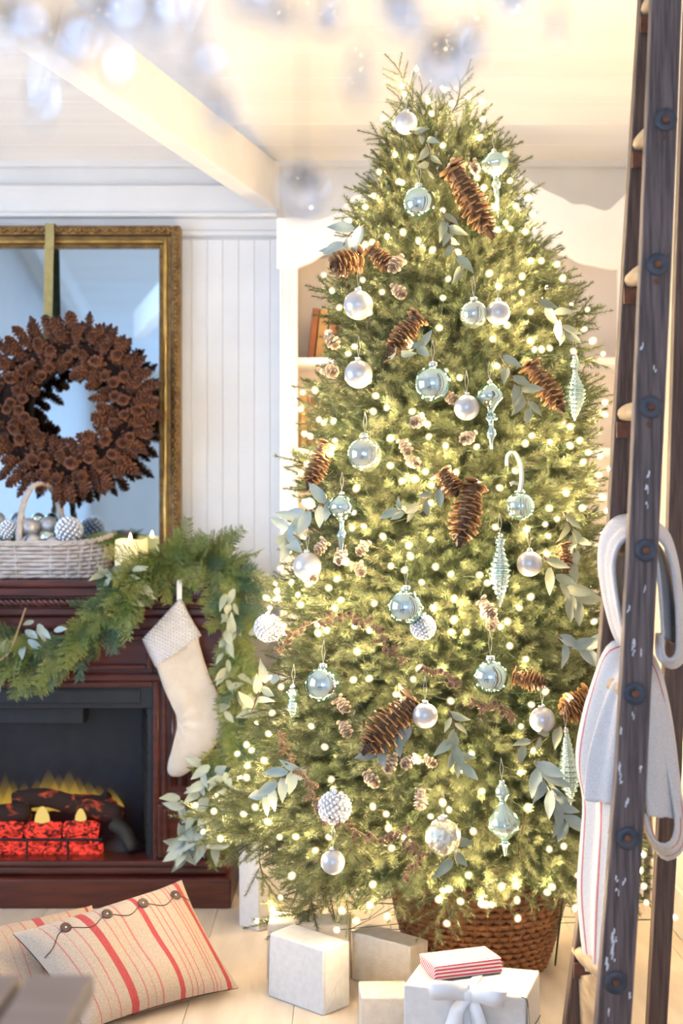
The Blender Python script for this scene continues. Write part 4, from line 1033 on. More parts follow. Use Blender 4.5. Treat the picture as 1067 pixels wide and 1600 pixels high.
drape(t2, 'long_fold', [(936,1528),(940,1480),(946,1400),(951,1320),(956,1260),(960,1200),(964,1130),(974,1075),(990,1058),(1010,1075),(1028,1130),(1042,1190),(1052,1250),(1056,1290),(1048,1315),(1030,1318),(1014,1300),(1008,1270)],
  [(920,1518),(913,1470),(906,1390),(909,1320),(912,1250),(900,1185),(908,1120),(925,1060),(945,1010),(970,998),(1000,1005),(1025,1040),(1045,1120),(1060,1230),(1068,1300),(1062,1332),(1035,1342),(1010,1300)], LY+.075, LY+.20, .006, 'towel_red', 3)
drape(t2, 'front_fold', [(970,1257),(970,1200),(971,1140),(974,1095),(982,1070),(996,1063),(1010,1076),(1013,1115),(1011,1180),(1009,1235),(1012,1275)],
  [(915,1251),(920,1190),(932,1140),(944,1100),(956,1070),(972,1052),(994,1048),(1016,1056),(1036,1100),(1050,1160),(1058,1215),(1064,1280)], LY+.045, LY+.10, .006, 'towel_grey', 4, wav=.003)
t2.children[0]['label'] = 'long white fold with a red stripe'; t2.children[1]['label'] = 'short grey-blue fold in front'

# ------------------------------------------------------------------ crystal chandelier close above the camera
chd = thing('chandelier', 'crystal chandelier with hanging cut glass drops close above the camera', 'chandelier', (-.02, .72, 1.72))
rg = [(-.02+.19*math.cos(2*PI*k/48), .74+.17*math.sin(2*PI*k/48), 1.76) for k in range(49)]
link('ring', MB().tube(rg, .008, 8), W['nickel'], chd, True)
link('hanging_rod', MB().tube([(-.02,.74,1.76),(-.02,.74,ceil_z(.74)-.002)], .006, 8), W['nickel'], chd, True)
for k in range(4):
    a = PI/4+PI/2*k; link('arm', MB().tube(catmull([(-.02,.74,1.9),(-.02+.1*math.cos(a),.74+.09*math.sin(a),1.84),(-.02+.19*math.cos(a),.74+.17*math.sin(a),1.76)], 5), .006, 6), W['nickel'], chd, True)
def crystal(px, py, rx, ry, Y, kind):
    c = P(px, py, Y); R = rx/F*Y; H = ry/F*Y
    m = MB()
    if kind == 'orb':
        prof = [(.001,-H)]+[(R*math.sin(PI*k/8), -H*math.cos(PI*k/8)) for k in range(1, 8)]+[(.001,H)]
        m.lathe(prof, 12, Matrix.Translation(c))
    else:
        m.lathe([(.0005,-H),(R*.55,-H*.72),(R,-H*.35),(R*.9,-H*.1),(R*.35,H*.6),(R*.12,H*.95),(.0005,H)], 8, Matrix.Translation(c))
    o = link('crystal_drop', m, W['glass'], chd)
    link('chain', MB().tube([c+Vector((0,0,H*.95)), Vector((c.x, c.y, max(c.z+H+.01, 1.755)))], .0007, 5), W['nickel'], o)
for a in [(471,300,38,42,.98,'orb'),(690,98,44,44,.85,'orb'),(22,30,40,52,.62,'drop'),(105,55,40,60,.60,'drop'),(62,150,15,52,.68,'drop'),(180,100,12,38,.66,'drop'),(170,22,38,40,.63,'orb'),
          (245,18,34,40,.66,'orb'),(345,160,17,48,.72,'drop'),(303,40,16,70,.68,'drop'),(316,100,20,24,.72,'orb'),(512,25,26,32,.7,'orb'),(560,110,16,60,.66,'drop'),(622,8,34,36,.66,'orb'),
          (648,30,20,34,.72,'drop'),(735,50,20,50,.66,'drop'),(868,30,15,44,.66,'drop'),(440,20,28,36,.64,'drop'),(800,0,30,30,.66,'orb'),(390,-10,34,40,.62,'orb')]:
    crystal(*a)
# ------------------------------------------------------------------ christmas tree: envelope measured from the photograph
TY = 3.79
LEFT = [(85,640),(130,622),(200,585),(250,576),(300,540),(360,528),(440,505),(500,505),(560,482),(610,466),(660,456),(720,446),(800,448),(850,440),(900,418),(960,412),(1020,410),(1080,388),(1150,368),(1230,330),(1290,292),(1312,320),(1335,395),(1360,425),(1400,450),(1460,470)]
RIGHT = [(85,700),(130,735),(165,772),(200,800),(260,818),(320,845),(380,868),(440,905),(475,930),(560,940),(620,948),(680,952),(760,955),(850,958),(950,968),(1050,985),(1200,1005),(1300,1015),(1460,1025)]
S0 = F/TY
def yz(z): return 800+(EYE-z)*S0
def ax(z): return .395-.142*z/2.7
def RLf(z): return max(.02, ax(z)-(lerp_table(LEFT, yz(z))-533.5)/S0)
def RRf(z): return max(.02, (lerp_table(RIGHT, yz(z))-533.5)/S0-ax(z))
def RFf(z): return min(.62, .92*.5*(RLf(z)+RRf(z)))
def RBf(z): return min(.50, .5*(RLf(z)+RRf(z)))
def Rz(z, phi):
    c, s = math.cos(phi), math.sin(phi); a = RRf(z) if c > 0 else RLf(z); b = RFf(z) if s < 0 else RBf(z)
    return 1/math.sqrt((c/a)**2+(s/b)**2)
def surf_pt(px, py, out=0.0):
    Y = TY-.2
    for _ in range(12):
        q = P(px, py, Y); dx = q.x-ax(q.z); a = RRf(q.z) if dx > 0 else RLf(q.z)
        Yn = TY-RFf(q.z)*math.sqrt(max(0, 1-min(1, abs(dx)/a)**2)); Y = .5*(Y+Yn)
    return P(px, py, Y-out)
def branch_mesh(seed, L=.30, nt=8):
    r2 = random.Random(seed); v = []; f = []; tw = MB()
    def needles(p0, d, l, dens, n0=.025):
        d = d.normalized(); a = d.orthogonal().normalized(); b = d.cross(a); k = int(l*dens)
        for i in range(k):
            t = (i+r2.random())/k; p = p0+d*(l*t); th = r2.uniform(0, 2*PI); rad = a*math.cos(th)+b*math.sin(th)
            nl = n0*r2.uniform(.75, 1.15)*(1-.25*t); fw = r2.uniform(.35, .85)+(.7 if t > .9 else 0)
            q = p+(rad+d*fw).normalized()*nl; s_ = d.cross(rad)*.00105
            n = len(v); v.extend((p+s_, p-s_, q)); f.append((n, n+1, n+2))
    bend = r2.uniform(-.12, .10)
    def st(x): return Vector((x, .15*r2.uniform(-.1,.1), bend*(x+L)*(x+L)/L))
    pts = [st(-L+L*k/6) for k in range(7)]
    tw.tube(pts, [.0035-.0025*k/6 for k in range(7)], 4)
    for k in range(1, 6): needles(pts[k], pts[k+1]-pts[k], (pts[k+1]-pts[k]).length, 1350)
    needles(pts[6], pts[6]-pts[5], .012, 2600, .016)
    for i in range(nt):
        u = .12+.70*i/nt; x = -L+L*u; p = pts[int(u*6)].lerp(pts[int(u*6)+1], u*6-int(u*6)); s_ = 1 if i % 2 else -1
        l = (.135*(1-u)+.045)*r2.uniform(.8, 1.2); a = r2.uniform(.55, .95)
        d = Vector((math.cos(a), s_*math.sin(a), r2.uniform(-.35, .45))); tw.tube([p, p+d.normalized()*l], [.0018,.0008], 3); needles(p+d.normalized()*.012, d, l-.01, 1500)
    me = MB(); me.v = v+tw.v; me.f = [list(t) for t in f]+[[i+len(v) for i in t] for t in tw.f]
    m = me.mesh('branch'); m.materials.append(W['needles']); m.materials.append(W['twig'])
    mi = [0]*len(f)+[1]*len(tw.f); m.polygons.foreach_set('material_index', mi); return m
BR = [branch_mesh(500+i, .30, 8) for i in range(6)]
tree = thing('christmas_tree', 'tall green artificial spruce decorated with warm white lights and ornaments', 'christmas tree', (.395, TY, .05))
link('trunk', MB().tube([(ax(0)+0, TY, .02),(ax(.9), TY, .9),(ax(1.8), TY, 1.8),(ax(2.55), TY, 2.55)], [.035,.028,.018,.008], 10), W['twig'], tree, True)
ELEV = [(0,-22),(.3,-14),(.6,-4),(1.0,8),(1.6,20),(2.1,32),(2.4,48),(2.6,66),(2.75,80)]
plan = []
def add_branch(z, phi, f, jit=1.0, sc=1.0):
    R = Rz(z, phi)*f; p = Vector((ax(z)+R*math.cos(phi), TY+R*math.sin(phi), z))
    e = math.radians(lerp_table(ELEV, z)+rnd.uniform(-16, 14)*jit); ph = phi+rnd.uniform(-.45,.45)*jit
    d = Vector((math.cos(ph)*math.cos(e), math.sin(ph)*math.cos(e), math.sin(e)))
    s_ = sc*min(1.0, .45+R*1.25)*rnd.uniform(.85, 1.1)
    if p.x > XR-.03: p.x = XR-.03; d.x = min(d.x, .1)
    if p.z < .37-.13*min(1, abs(math.cos(phi))**2): return
    plan.append((p, d, s_, f))
zs = np.linspace(.23, 2.52, 46)
for i, z in enumerate(zs):                              # whorl by whorl
    peri = PI*(RLf(z)+RRf(z))
    nf = max(6, int(peri*.5/.075)); nb = max(3, int(peri*.5/.13))
    for k in range(nf): add_branch(z+rnd.uniform(-.025,.025), -PI*(k+rnd.uniform(.1,.9))/nf, rnd.uniform(.84, 1.0))
    for k in range(nb): add_branch(z+rnd.uniform(-.025,.025), PI*(k+rnd.uniform(.1,.9))/nb, rnd.uniform(.84, .98))
    if z < 2.3:
        for k in range(max(2, int(nf*.45))): add_branch(z, rnd.uniform(-PI, 0), rnd.uniform(.55, .74))
tips = [(612,84,-.45,.9),(731,95,.30,1),(607,140,-.7,.7),(568,196,-.9,.45),(574,245,-.9,.3),(548,285,-1,.3),(526,318,-1,.25),(520,380,-1,.1),(486,437,-.9,.35),(494,500,-1,.05),(462,602,-1,.1),(434,720,-1,.2),(447,760,-1,.1),(440,856,-1,.1),(398,905,-.9,.35),
        (372,1140,-1,.1),(322,1240,-1,.1),(270,1272,-1,.12),(300,1312,-1,-.1),(345,1345,-.8,-.5),(388,1452,-.9,-.2),(470,1470,-.3,-.9),(765,165,.5,.6),(776,185,.7,.6),(806,212,.9,.4),(828,255,1,.2),(847,292,1,.3),(872,365,.8,.5),(882,410,1,.3),(914,435,.7,.6),(948,475,1,.3),(946,570,1,-.4),(957,620,1,.1),(1025,1430,.5,-.6),(1010,1350,.9,-.2),
        (660,120,-.1,1),(690,130,.15,1),(640,160,-.3,.9),(705,160,.3,.9)]
for a, b, dx, dz in tips:
    Y = TY-rnd.uniform(.02,.10); p = P(a, b, Y); d = Vector((dx, -.25, dz)); plan.append((p, d, .62 if b < 200 else .85, 1.05))
for a, b in [(540,1455),(610,1440),(672,1478),(720,1440),(760,1425),(830,1430),(870,1415),(920,1400),(580,1420),(500,1430),(440,1440),(560,1370),(640,1400),(800,1400)]:   # drooping lowest tips over basket and presents
    p = surf_pt(a, b, .0); plan.append((p, Vector((rnd.uniform(-.4,.4), -.55, -.75)), .7, 1.05))
def seen(q): return (q[0].y)-.35*(q[3])
order = sorted(plan, key=lambda q: q[0].y-1.2*(q[3]-.9))
UPV = Vector((0,0,1))
for k, (p, d, s_, f) in enumerate(order[:300]):
    at(link('branch', BR[k % 6], None, tree), frame_to(p, d, UPV, rnd.uniform(-.7,.7), s_))
base = []
for me in BR:
    nv = len(me.vertices); co = np.empty(nv*3, np.float32); me.vertices.foreach_get('co', co)
    lt = np.array([p.loop_total for p in me.polygons], np.int32); li = np.empty(len(me.loops), np.int32); me.loops.foreach_get('vertex_index', li)
    mi = np.empty(len(me.polygons), np.int32); me.polygons.foreach_get('material_index', mi); base.append((co.reshape(-1,3), lt, li, mi))
CO, LT, LI, MI = [], [], [], []; off = 0
for k, (p, d, s_, f) in enumerate(order[300:]):
    M = np.array(frame_to(p, d, UPV, rnd.uniform(-.7,.7), s_), np.float32); co, lt, li, mi = base[k % 6]
    CO.append(co @ M[:3,:3].T+M[:3,3]); LT.append(lt); LI.append(li+off); MI.append(mi); off += len(co)
CO = np.concatenate(CO); LT = np.concatenate(LT); LI = np.concatenate(LI); MI = np.concatenate(MI)
me = bpy.data.meshes.new('foliage'); me.vertices.add(len(CO)); me.vertices.foreach_set('co', CO.ravel()); me.loops.add(len(LI)); me.loops.foreach_set('vertex_index', LI)
me.polygons.add(len(LT)); me.polygons.foreach_set('loop_start', np.concatenate(([0], np.cumsum(LT)[:-1])).astype(np.int32)); me.polygons.foreach_set('material_index', MI); me.update(calc_edges=True)
me.materials.append(W['needles']); me.materials.append(W['twig'])
link('foliage', me, None, tree)['kind'] = 'stuff'
print('branches', len(plan), 'tris in foliage', len(LT))

# ------------------------------------------------------------------ string lights
CROPS = [(480,60,2.808,[(480,135),(415,210),(425,245),(605,225),(635,285),(710,255),(765,275),(530,275),(545,330),(335,350),(385,375),(770,355),(595,470),(758,435),(385,510),(455,520),(868,510),(315,585),(400,628),(415,632),(292,690),(775,655),(745,610),(595,755),(545,690),(820,740),(968,700),(915,735),(890,625),(988,768),(890,835),(835,840),(957,848),(183,800),(255,740),(420,850),(350,870),(285,895),(255,905),(488,888),(550,928),(662,938),(870,810)]),
 (430,330,3.952,[(455,60),(300,395),(590,195),(615,185),(695,158),(790,132),(885,185),(972,238),(540,425),(350,492),(660,500),(1035,535),(395,595),(580,628),(325,750),(490,835),(450,880),(835,840),(1012,720),(575,1045),(245,1105),(170,1120),(620,1140),(605,1235),(688,1213),(845,1238),(1050,990)]),
 (680,330,3.679,[(555,12),(360,105),(515,118),(430,100),(130,235),(547,285),(610,285),(700,305),(75,390),(310,358),(500,375),(733,385),(365,432),(497,467),(45,497),(875,565),(547,578),(858,678),(413,655),(22,675),(330,735),(547,745),(905,745),(570,795),(610,795),(658,788),(795,805),(965,820),(70,930),(140,957),(808,1085),(975,1098),(975,1168),(355,890)]),
 (430,620,3.952,[(605,90),(688,68),(942,170),(948,245),(270,140),(300,160),(360,150),(180,228),(215,243),(538,243),(712,255),(370,270),(355,320),(345,355),(85,360),(195,415),(160,470),(505,375),(585,380),(555,415),(710,425),(1052,303),(928,462),(865,508),(783,520),(500,565),(300,615),(965,545),(1060,575),(960,655),(440,650),(485,715),(475,812),(547,800),(665,862),(960,880),(825,918),(438,1018),(835,985),(715,1045),(990,1050),(798,1070),(905,1145),(380,1125),(100,1145),(330,1180),(205,1155),(140,1222),(10,1200),(20,1240),(405,1255)]),
 (680,620,3.679,[(532,123),(775,172),(555,222),(518,268),(660,260),(830,250),(775,280),(880,320),(850,375),(60,287),(238,287),(120,435),(220,485),(250,500),(80,540),(460,425),(940,450),(1005,415),(370,523),(752,553),(960,575),(985,655),(845,638),(655,640),(345,750),(632,733),(700,702),(525,762),(648,800),(640,900),(90,1020),(255,1025),(300,1070),(10,975),(548,1150),(108,1160),(905,1170)]),
 (380,900,3.81,[(290,38),(390,42),(510,72),(555,15),(190,95),(208,130),(135,130),(325,112),(340,172),(158,190),(580,150),(545,190),(780,165),(245,295),(440,290),(498,322),(445,340),(662,300),(750,322),(678,450),(1050,550),(165,605),(225,660),(655,618),(750,610),(908,705),(1012,615),(172,815),(405,895),(150,938),(20,1005),(50,1037),(485,1018),(125,1098),(25,1130),(20,1200),(1040,1100),(525,1210)]),
 (640,900,3.679,[(68,38),(400,5),(445,40),(700,120),(255,125),(630,182),(135,185),(255,250),(240,322),(325,322),(1050,145),(948,203),(1060,262),(425,218),(562,262),(522,292),(575,402),(668,478),(175,545),(780,665),(235,718),(910,715),(700,740),(755,770),(640,865),(222,970),(712,1005),(355,1020),(300,1115)]),
 (260,1120,3.138,[(712,45),(500,80),(480,213),(400,303),(775,148),(142,433),(232,463),(180,563),(265,597),(378,477),(435,443),(805,315),(820,355),(497,515),(1012,440),(555,590),(635,588),(730,655),(795,590),(615,780),(560,885),(520,945),(445,1000),(585,1050),(1012,822),(997,925),(860,950),(930,1000),(835,1045)]),
 (560,1150,2.884,[(465,155),(730,165),(555,250),(380,300),(408,332),(325,362),(65,318),(125,352),(135,415),(210,462),(150,505),(517,430),(763,322),(860,510),(925,497),(67,670),(48,768),(130,812),(380,697),(362,735),(408,690),(460,745),(495,628),(710,672),(645,678),(872,680),(850,705),(990,628),(575,760),(600,760),(555,760),(718,822),(398,845),(978,775),(715,740)]),
 (0,0,1,[(1005,1335),(1006,1385),(1010,1410),(1054,1433),(985,1300),(1000,1360)])]
spots = []
for ox, oy, k, l in CROPS:
    for a, b in l:
        q = (ox+a/k, oy+b/k)
        if all((q[0]-u)**2+(q[1]-v)**2 > 30 for u, v in spots): spots.append(q)
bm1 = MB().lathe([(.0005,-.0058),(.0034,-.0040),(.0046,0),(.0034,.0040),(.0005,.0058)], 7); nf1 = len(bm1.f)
bm1.ball((0,0,0), .0115, 12, 8, (1,1,1.1))  # emissive halo shell added around the glowing core
bulb_me = finish(bm1, 'bulb', W['bulb'], True); bulb_me.materials.append(W['bulb_halo'])
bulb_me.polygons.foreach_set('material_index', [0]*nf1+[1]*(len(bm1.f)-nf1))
bulbs = [surf_pt(a, b, .012) for a, b in spots]
for k in range(150):                                    # the far side of the tree
    z = .35+2.1*((k+.5)/150)**1.0; z = 2.55-(2.55-.3)*math.sqrt((k+.5)/150); ph = rnd.uniform(.1, PI-.1); R = Rz(z, ph)*.97
    bulbs.append(Vector((min(XR-.03, ax(z)+R*math.cos(ph)), TY+R*math.sin(ph), z)))
bulbs.sort(key=lambda p: -p.z); n3 = (len(bulbs)+2)//3
for i, lab in enumerate(('top third', 'middle third', 'bottom third')):
    grp = bulbs[i*n3:(i+1)*n3]
    t = thing('light_string', 'warm white mini light string wound around the %s of the tree' % lab, 'string lights', grp[0], 'light strings on the tree')
    rows = {}
    for p in grp: rows.setdefault(int(p.z/.13), []).append(p)
    path = []
    for r_ in sorted(rows, reverse=True): path += sorted(rows[r_], key=lambda p: math.atan2(p.y-TY, p.x-ax(p.z)))
    m = MB()
    for a, b in zip(path, path[1:]):
        if True:
            ci = lambda p, k: Vector((ax(p.z)+(p.x-ax(p.z))*k, TY+(p.y-TY)*k, p.z-.008))
            m.tube([a, ci(a, .9), ci((a+b)/2, .82 if (a-b).length < .3 else .45), ci(b, .9), b], .0011, 3)
    link('cord', m, W['cord'], t)
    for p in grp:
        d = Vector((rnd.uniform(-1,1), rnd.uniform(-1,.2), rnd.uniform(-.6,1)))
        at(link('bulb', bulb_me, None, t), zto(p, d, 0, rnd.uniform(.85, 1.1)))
print('bulbs', len(bulbs), len(spots))

# ------------------------------------------------------------------ hanging ornaments
def hang(t, p, l, name='hanger', mm='thread'):
    m = MB(); m.tube([p, p+Vector((-.004,.006,l*.5)), p+Vector((.001,.02,l))], .0006, 4); m.tube([p, p+Vector((.005,.006,l*.5)), p+Vector((.001,.02,l))], .0006, 4)
    link(name, m, W[mm], t)
def tree_ball(name, px, py, r, mm, label, group, out=.03, thread=.06, seed=0):
    c = surf_pt(px, py, out+.012); R = r/F*c.y; c = surf_pt(px, py, out+R*.4); R = r/F*c.y
    t = thing(name, label, 'ornament', c, group)
    ball = link('ball', MB().ball(c, R, 28, 18), W[mm], t, True)
    if mm == 'glitter':
        r2 = random.Random(seed); b = MB().ball((0,0,0), 1, 6, 4); m = MB(); n = 150
        for i in range(n):
            z = 1-2*(i+.5)/n; q = math.sqrt(1-z*z); a = i*2.39996
            m.add(b.v, b.f, Matrix.Translation(c+Vector((q*math.cos(a), q*math.sin(a), z))*R*.98) @ Matrix.Scale(R*.12, 4))
        link('crystal_beads', m, W['sequin'], t, True)['kind'] = 'stuff'
    if mm == 'mint_ribbed':
        pass
    link('cap', MB().lathe([(R*.24,0),(R*.26,.002),(R*.25,R*.20),(R*.20,R*.25),(R*.05,R*.27)], 14, Matrix.Translation(c+Vector((0,0,R*.95)))), W['cap'], t, True)
    if thread: hang(t, c+Vector((0,0,R*1.2)), thread)
    return t
GB, GW = 'shiny mint glass balls on the tree', 'matte white balls on the tree'
for a in [(655,317,25,'mint','shiny mint ball below the treetop, left of the long hanging cone'),
          (676,600,29,'mint','largest shiny mint ball, mid tree beside a matte white ball'),
          (634,949,28,'mint','shiny mint ball halfway down, below left of the big two-toned pinecone'),
          (505,1070,28,'mint','shiny mint ball low on the left, above a small grey pinecone'),
          (766,1058,28,'mint','shiny mint ball hanging low under the two stacked cream pinecones'),
          (570,710,27,'mint_clear','pale mercury glass ball half buried in needles left of the tree middle'),
          (740,491,22,'mint_clear','clear glass ball tucked behind the upper right matte white ball')]:
    tree_ball('glass_ball', *a, GB, out=.012 if a[3] == 'mint_clear' else .03)
for a in [(634,192,18,'pearl','matte white ball nearest the top of the tree'),
          (778,489,19,'pearl','matte white ball on a thread beside the clear glass ball'),
          (729,637,20,'pearl','matte white ball between the largest mint ball and a mint finial'),
          (827,881,20,'pearl','matte white ball right of the ringed mint icicle'),
          (664,1118,20,'pearl','matte white ball in front of the dark cone, low on the tree'),
          (847,1125,20,'pearl','matte white ball low on the right, left of the half-hidden cone'),
          (520,1347,19,'pearl','lowest matte white ball, above the cream presents'),
          (560,477,23,'pearl','larger white ball under the open cone, upper left of the tree'),
          (560,585,22,'pearl','larger white ball at left beside the small pinecone on a stalk'),
          (480,885,22,'pearl','white ball at the far left edge below the eucalyptus leaves')]:
    tree_ball('white_ball', *a, GW, out=.02)
for i, a in enumerate([(419,981,21,'glitter','silver beaded ball at the left edge of tree next to the garland'),
          (661,980,19,'glitter','silver beaded ball tucked right of the halfway mint ball'),
          (523,1262,25,'glitter','silver beaded ball low left among the string of tiny cones')]):
    tree_ball('beaded_ball', *a, 'sparkling beaded balls on the tree', out=.012, thread=0, seed=i)
tree_ball('crackle_ball', 692,1308,28,'crackle','crackled clear glass ball near the bottom of the tree', None, out=.03)
# ribbed mint ball on a ribbon loop
c = surf_pt(812, 791, .045); R = 22/F*c.y
t = thing('ribbed_ball', 'ribbed mint glass ball on a pale mint ribbon loop, right of tree middle', 'ornament', c)
link('ball', MB().lathe([(max(.0005, R*math.sin(PI*k/18)), -R*math.cos(PI*k/18)) for k in range(19)], 72, Matrix.Translation(c), lambda a, z: 1+.018*math.cos(18*a+z*20)), W['mint_rib'], t, True)
link('cap', MB().lathe([(R*.34,0),(R*.4,.003),(R*.3,.008),(R*.1,.011)], 16, Matrix.Translation(c+Vector((0,0,R*.93)))), W['cap'], t, True)
W['ribbon_mint'] = mat('pale_mint_ribbon', (.62,.68,.58), rough=.5)
lp = catmull([surf_pt(812,768,.05), surf_pt(815,750,.05), surf_pt(813,725,.052), surf_pt(803,706,.055), surf_pt(793,712,.05), surf_pt(792,728,.045)], 6)
link('ribbon_loop', strip([tuple(p) for p in lp], .013, .010, Vector((1,-.6,0))), W['ribbon_mint'], t, True)
link('ribbon_tail', strip([tuple(surf_pt(810,757,.055)), tuple(surf_pt(802,754,.06)), tuple(surf_pt(797,757,.06))], .006, .012, Vector((0,-.3,1))), W['ribbon_mint'], t, True)
# finials and icicles: profiles in pixels (half width, row)
def finial(px, prof, mm, label, rib=None, out=.03, tilt=0, name='glass_finial', group='mint glass finials on the tree'):
    y0 = prof[0][1]; y1 = prof[-1][1]; c = surf_pt(px, (y0+y1)/2, out); k = c.y/F
    pr = catmull([(r, 0, y) for r, y in prof], 12); pr = [(max(.3, q.x)*k, -(q.z-y0)*k) for q in pr]
    top = P(px, y0, c.y); t = thing(name, label, 'ornament', top, group)
    Mx = Matrix.Translation(top) @ Matrix.Rotation(tilt, 4, 'Y')
    link('glass_body', MB().lathe(pr[::-1], 40, Mx, rib), W[mm], t, True)
    link('cap', MB().lathe([(4*k,-3*k),(4.4*k,0),(4*k,4*k),(1*k,6*k)], 12, Mx), W['cap'], t, True)
    hang(t, Mx @ Vector((0,0,6*k)), .05)
    return t
spir = lambda n, amp, tw: (lambda a, z: 1+amp*math.cos(n*a+z*tw))
rip = lambda f, amp: (lambda a, z: 1+amp*math.sin(z*f+a))
finial(772, [(4,238),(12,242),(21,252),(20,262),(9,272),(4,278),(7,288),(4,296),(4,305),(2,325),(1,340)], 'mint_rib', 'mint glass drop with long spike near the treetop right of the cones', spir(8,.03,60), tilt=-.06)
finial(765, [(4,599),(12,603),(21,614),(21,624),(10,636),(5,643),(10,652),(10,656),(4,663),(7,672),(8,680),(3,690),(2,702)], 'mint', 'shiny mint glass finial with two beads below, right of a matte white ball', spir(6,.02,50), tilt=-.03)
finial(534, [(4,772),(13,777),(21,789),(19,800),(9,810),(4,816),(4,826),(8,836),(6,846),(3,860),(1,873)], 'mint', 'mint glass finial with drop point at the left of the tree', spir(6,.02,40))
finial(784, [(3,1224),(9,1232),(11,1240),(6,1249),(5,1254),(8,1259),(16,1270),(24,1284),(22,1296),(10,1308),(5,1314),(8,1318),(4,1324),(2,1337)], 'mint_rib', 'swirl-ribbed mint glass finial hanging low beside the crackled ball', spir(14,.05,90), out=.04, tilt=-.05)
finial(898, [(3,559),(7,566),(8,572),(4,580),(8,592),(14,606),(15,618),(11,634),(6,647),(1,657)], 'mint_rib', 'slim ringed mint glass drop on the upper right edge of tree', rip(560,.11), name='glass_icicle', group='ringed mint glass icicles on the tree')
finial(781, [(3,838),(8,845),(6,854),(9,866),(15,884),(16,896),(12,916),(6,932),(1,948)], 'mint_rib', 'ringed mint glass icicle left of a matte white ball', rip(480,.11), name='glass_icicle', group='ringed mint glass icicles on the tree')
finial(884, [(2,1142),(5,1150),(8,1165),(11,1182),(15,1200),(17,1216),(12,1232),(5,1246),(1,1258)], 'mint_rib', 'ringed mint glass icicle low on the right near the towels', rip(480,.11), name='glass_icicle', group='ringed mint glass icicles on the tree', tilt=-.07)
finial(458, [(2,1074),(8,1080),(9,1086),(4,1092),(9,1100),(8,1110),(2,1120)], 'mint_rib', 'short ringed mint glass drop at the left edge under the beaded ball', rip(560,.11), name='glass_icicle', group='ringed mint glass icicles on the tree')

# ------------------------------------------------------------------ pinecones on the tree
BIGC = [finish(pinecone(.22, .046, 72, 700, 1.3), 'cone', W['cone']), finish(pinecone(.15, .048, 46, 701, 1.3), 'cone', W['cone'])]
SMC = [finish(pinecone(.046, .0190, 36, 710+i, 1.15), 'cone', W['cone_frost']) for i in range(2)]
def tree_cone(meshes, name, a, b, c, d, w, toward, label, group, out, L0, R0, k=0):
    p, q = surf_pt(a, b, out), surf_pt(c, d, out); p.y = q.y = .5*(p.y+q.y); dd = (q-p); l = dd.length
    dd.y -= l*toward; s_ = dd.length/L0; o = link(name, meshes[k % len(meshes)], None); tag(o, label, 'pinecone', group)
    wv = (w/2/F*p.y)/(R0*s_)
    o.matrix_basis = zto(p, -dd, rnd.uniform(0, 6)) @ Matrix.Diagonal((s_*wv, s_*wv, s_, 1)); return o
GC = 'large brown pinecones on the tree'
for (a, b, c, d, w, tw, lab, k) in [
    (703,262,768,372,58,.15,'longest brown pinecone hanging under the treetop',0),(562,398,518,428,54,.55,'open brown pinecone poking out at the upper left edge of tree',1),
    (578,392,612,420,38,.4,'brown pinecone partly under needles behind a small cream pinecone, upper left',1),(655,492,606,556,48,.2,'brown pinecone above the larger white ball left of tree middle',0),
    (740,752,714,852,62,.35,'big two-toned brown pinecone at the centre of the tree',0),(826,565,876,645,50,.2,'brown pinecone just left of the slim ringed drop',0),
    (878,848,884,895,32,.3,'small dark brown pinecone right of a matte white ball, near the towels',1),(650,1092,566,1170,78,.25,'biggest dark pinecone lying low behind a matte white ball',0),
    (800,1058,852,1066,42,.2,'brown pinecone lying sideways right of the low mint ball',0),(918,1085,876,1118,60,.3,'brown pinecone half hidden by the striped towel',0),
    (512,690,482,765,44,.2,'pale brown pinecone at the left edge behind light bulbs',0),(690,735,712,775,46,.35,'light brown pinecone stub directly above the two-toned one',1)]:
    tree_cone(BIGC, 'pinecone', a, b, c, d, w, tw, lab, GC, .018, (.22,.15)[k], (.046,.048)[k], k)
GS = 'small frosted pinecones on the tree'
sm = [(713,262,14,'small cream pinecone at the stalk of the longest brown cone'),(742,262,11,'small greyish pinecone beside the mint spike drop'),(618,413,15,'small cream pinecone in front of a brown one, upper left'),
 (624,456,13,'small cream pinecone below another, right of the larger white ball'),(520,534,13,'small cream pinecone at the left edge below the books'),(517,580,14,'small cream pinecone on a bare stalk in front of the hutch shelf'),
 (652,659,13,'small cream pinecone below the largest mint ball'),(634,700,13,'small tan pinecone left of two others, mid tree'),(646,722,12,'small pinkish pinecone below the tan one, mid tree'),
 (730,684,14,'small pinecone under needles below the beaded mint finial'),(705,622,12,'small pinecone squeezed between the largest mint ball and white ball'),(501,856,12,'small cream pinecone left of the mint drop point'),
 (532,870,13,'small tan pinecone behind the mint drop point'),(566,858,12,'upper of two tan pinecones right of the mint drop point'),(563,890,12,'lower of two tan pinecones right of the mint drop point'),
 (486,902,12,'small pinecone in front of the far left white ball'),(762,952,15,'upper of two stacked cream pinecones above the low mint ball'),(769,974,13,'lower of two stacked cream pinecones above the low mint ball'),
 (536,1102,13,'small grey pinecone right below the low left mint ball'),(540,1140,13,'small spiky grey pinecone left of the biggest dark cone'),(609,1195,14,'small greyish pinecone, left of a pair low on the tree'),
 (637,1191,13,'small greyish pinecone, right of a pair low on the tree'),(581,1219,13,'small frosted round pinecone low, left of the pair'),(656,1250,17,'frosted elongated pinecone above the crackled ball'),(673,1191,10,'small tan pinecone near the low hanging leaves')]
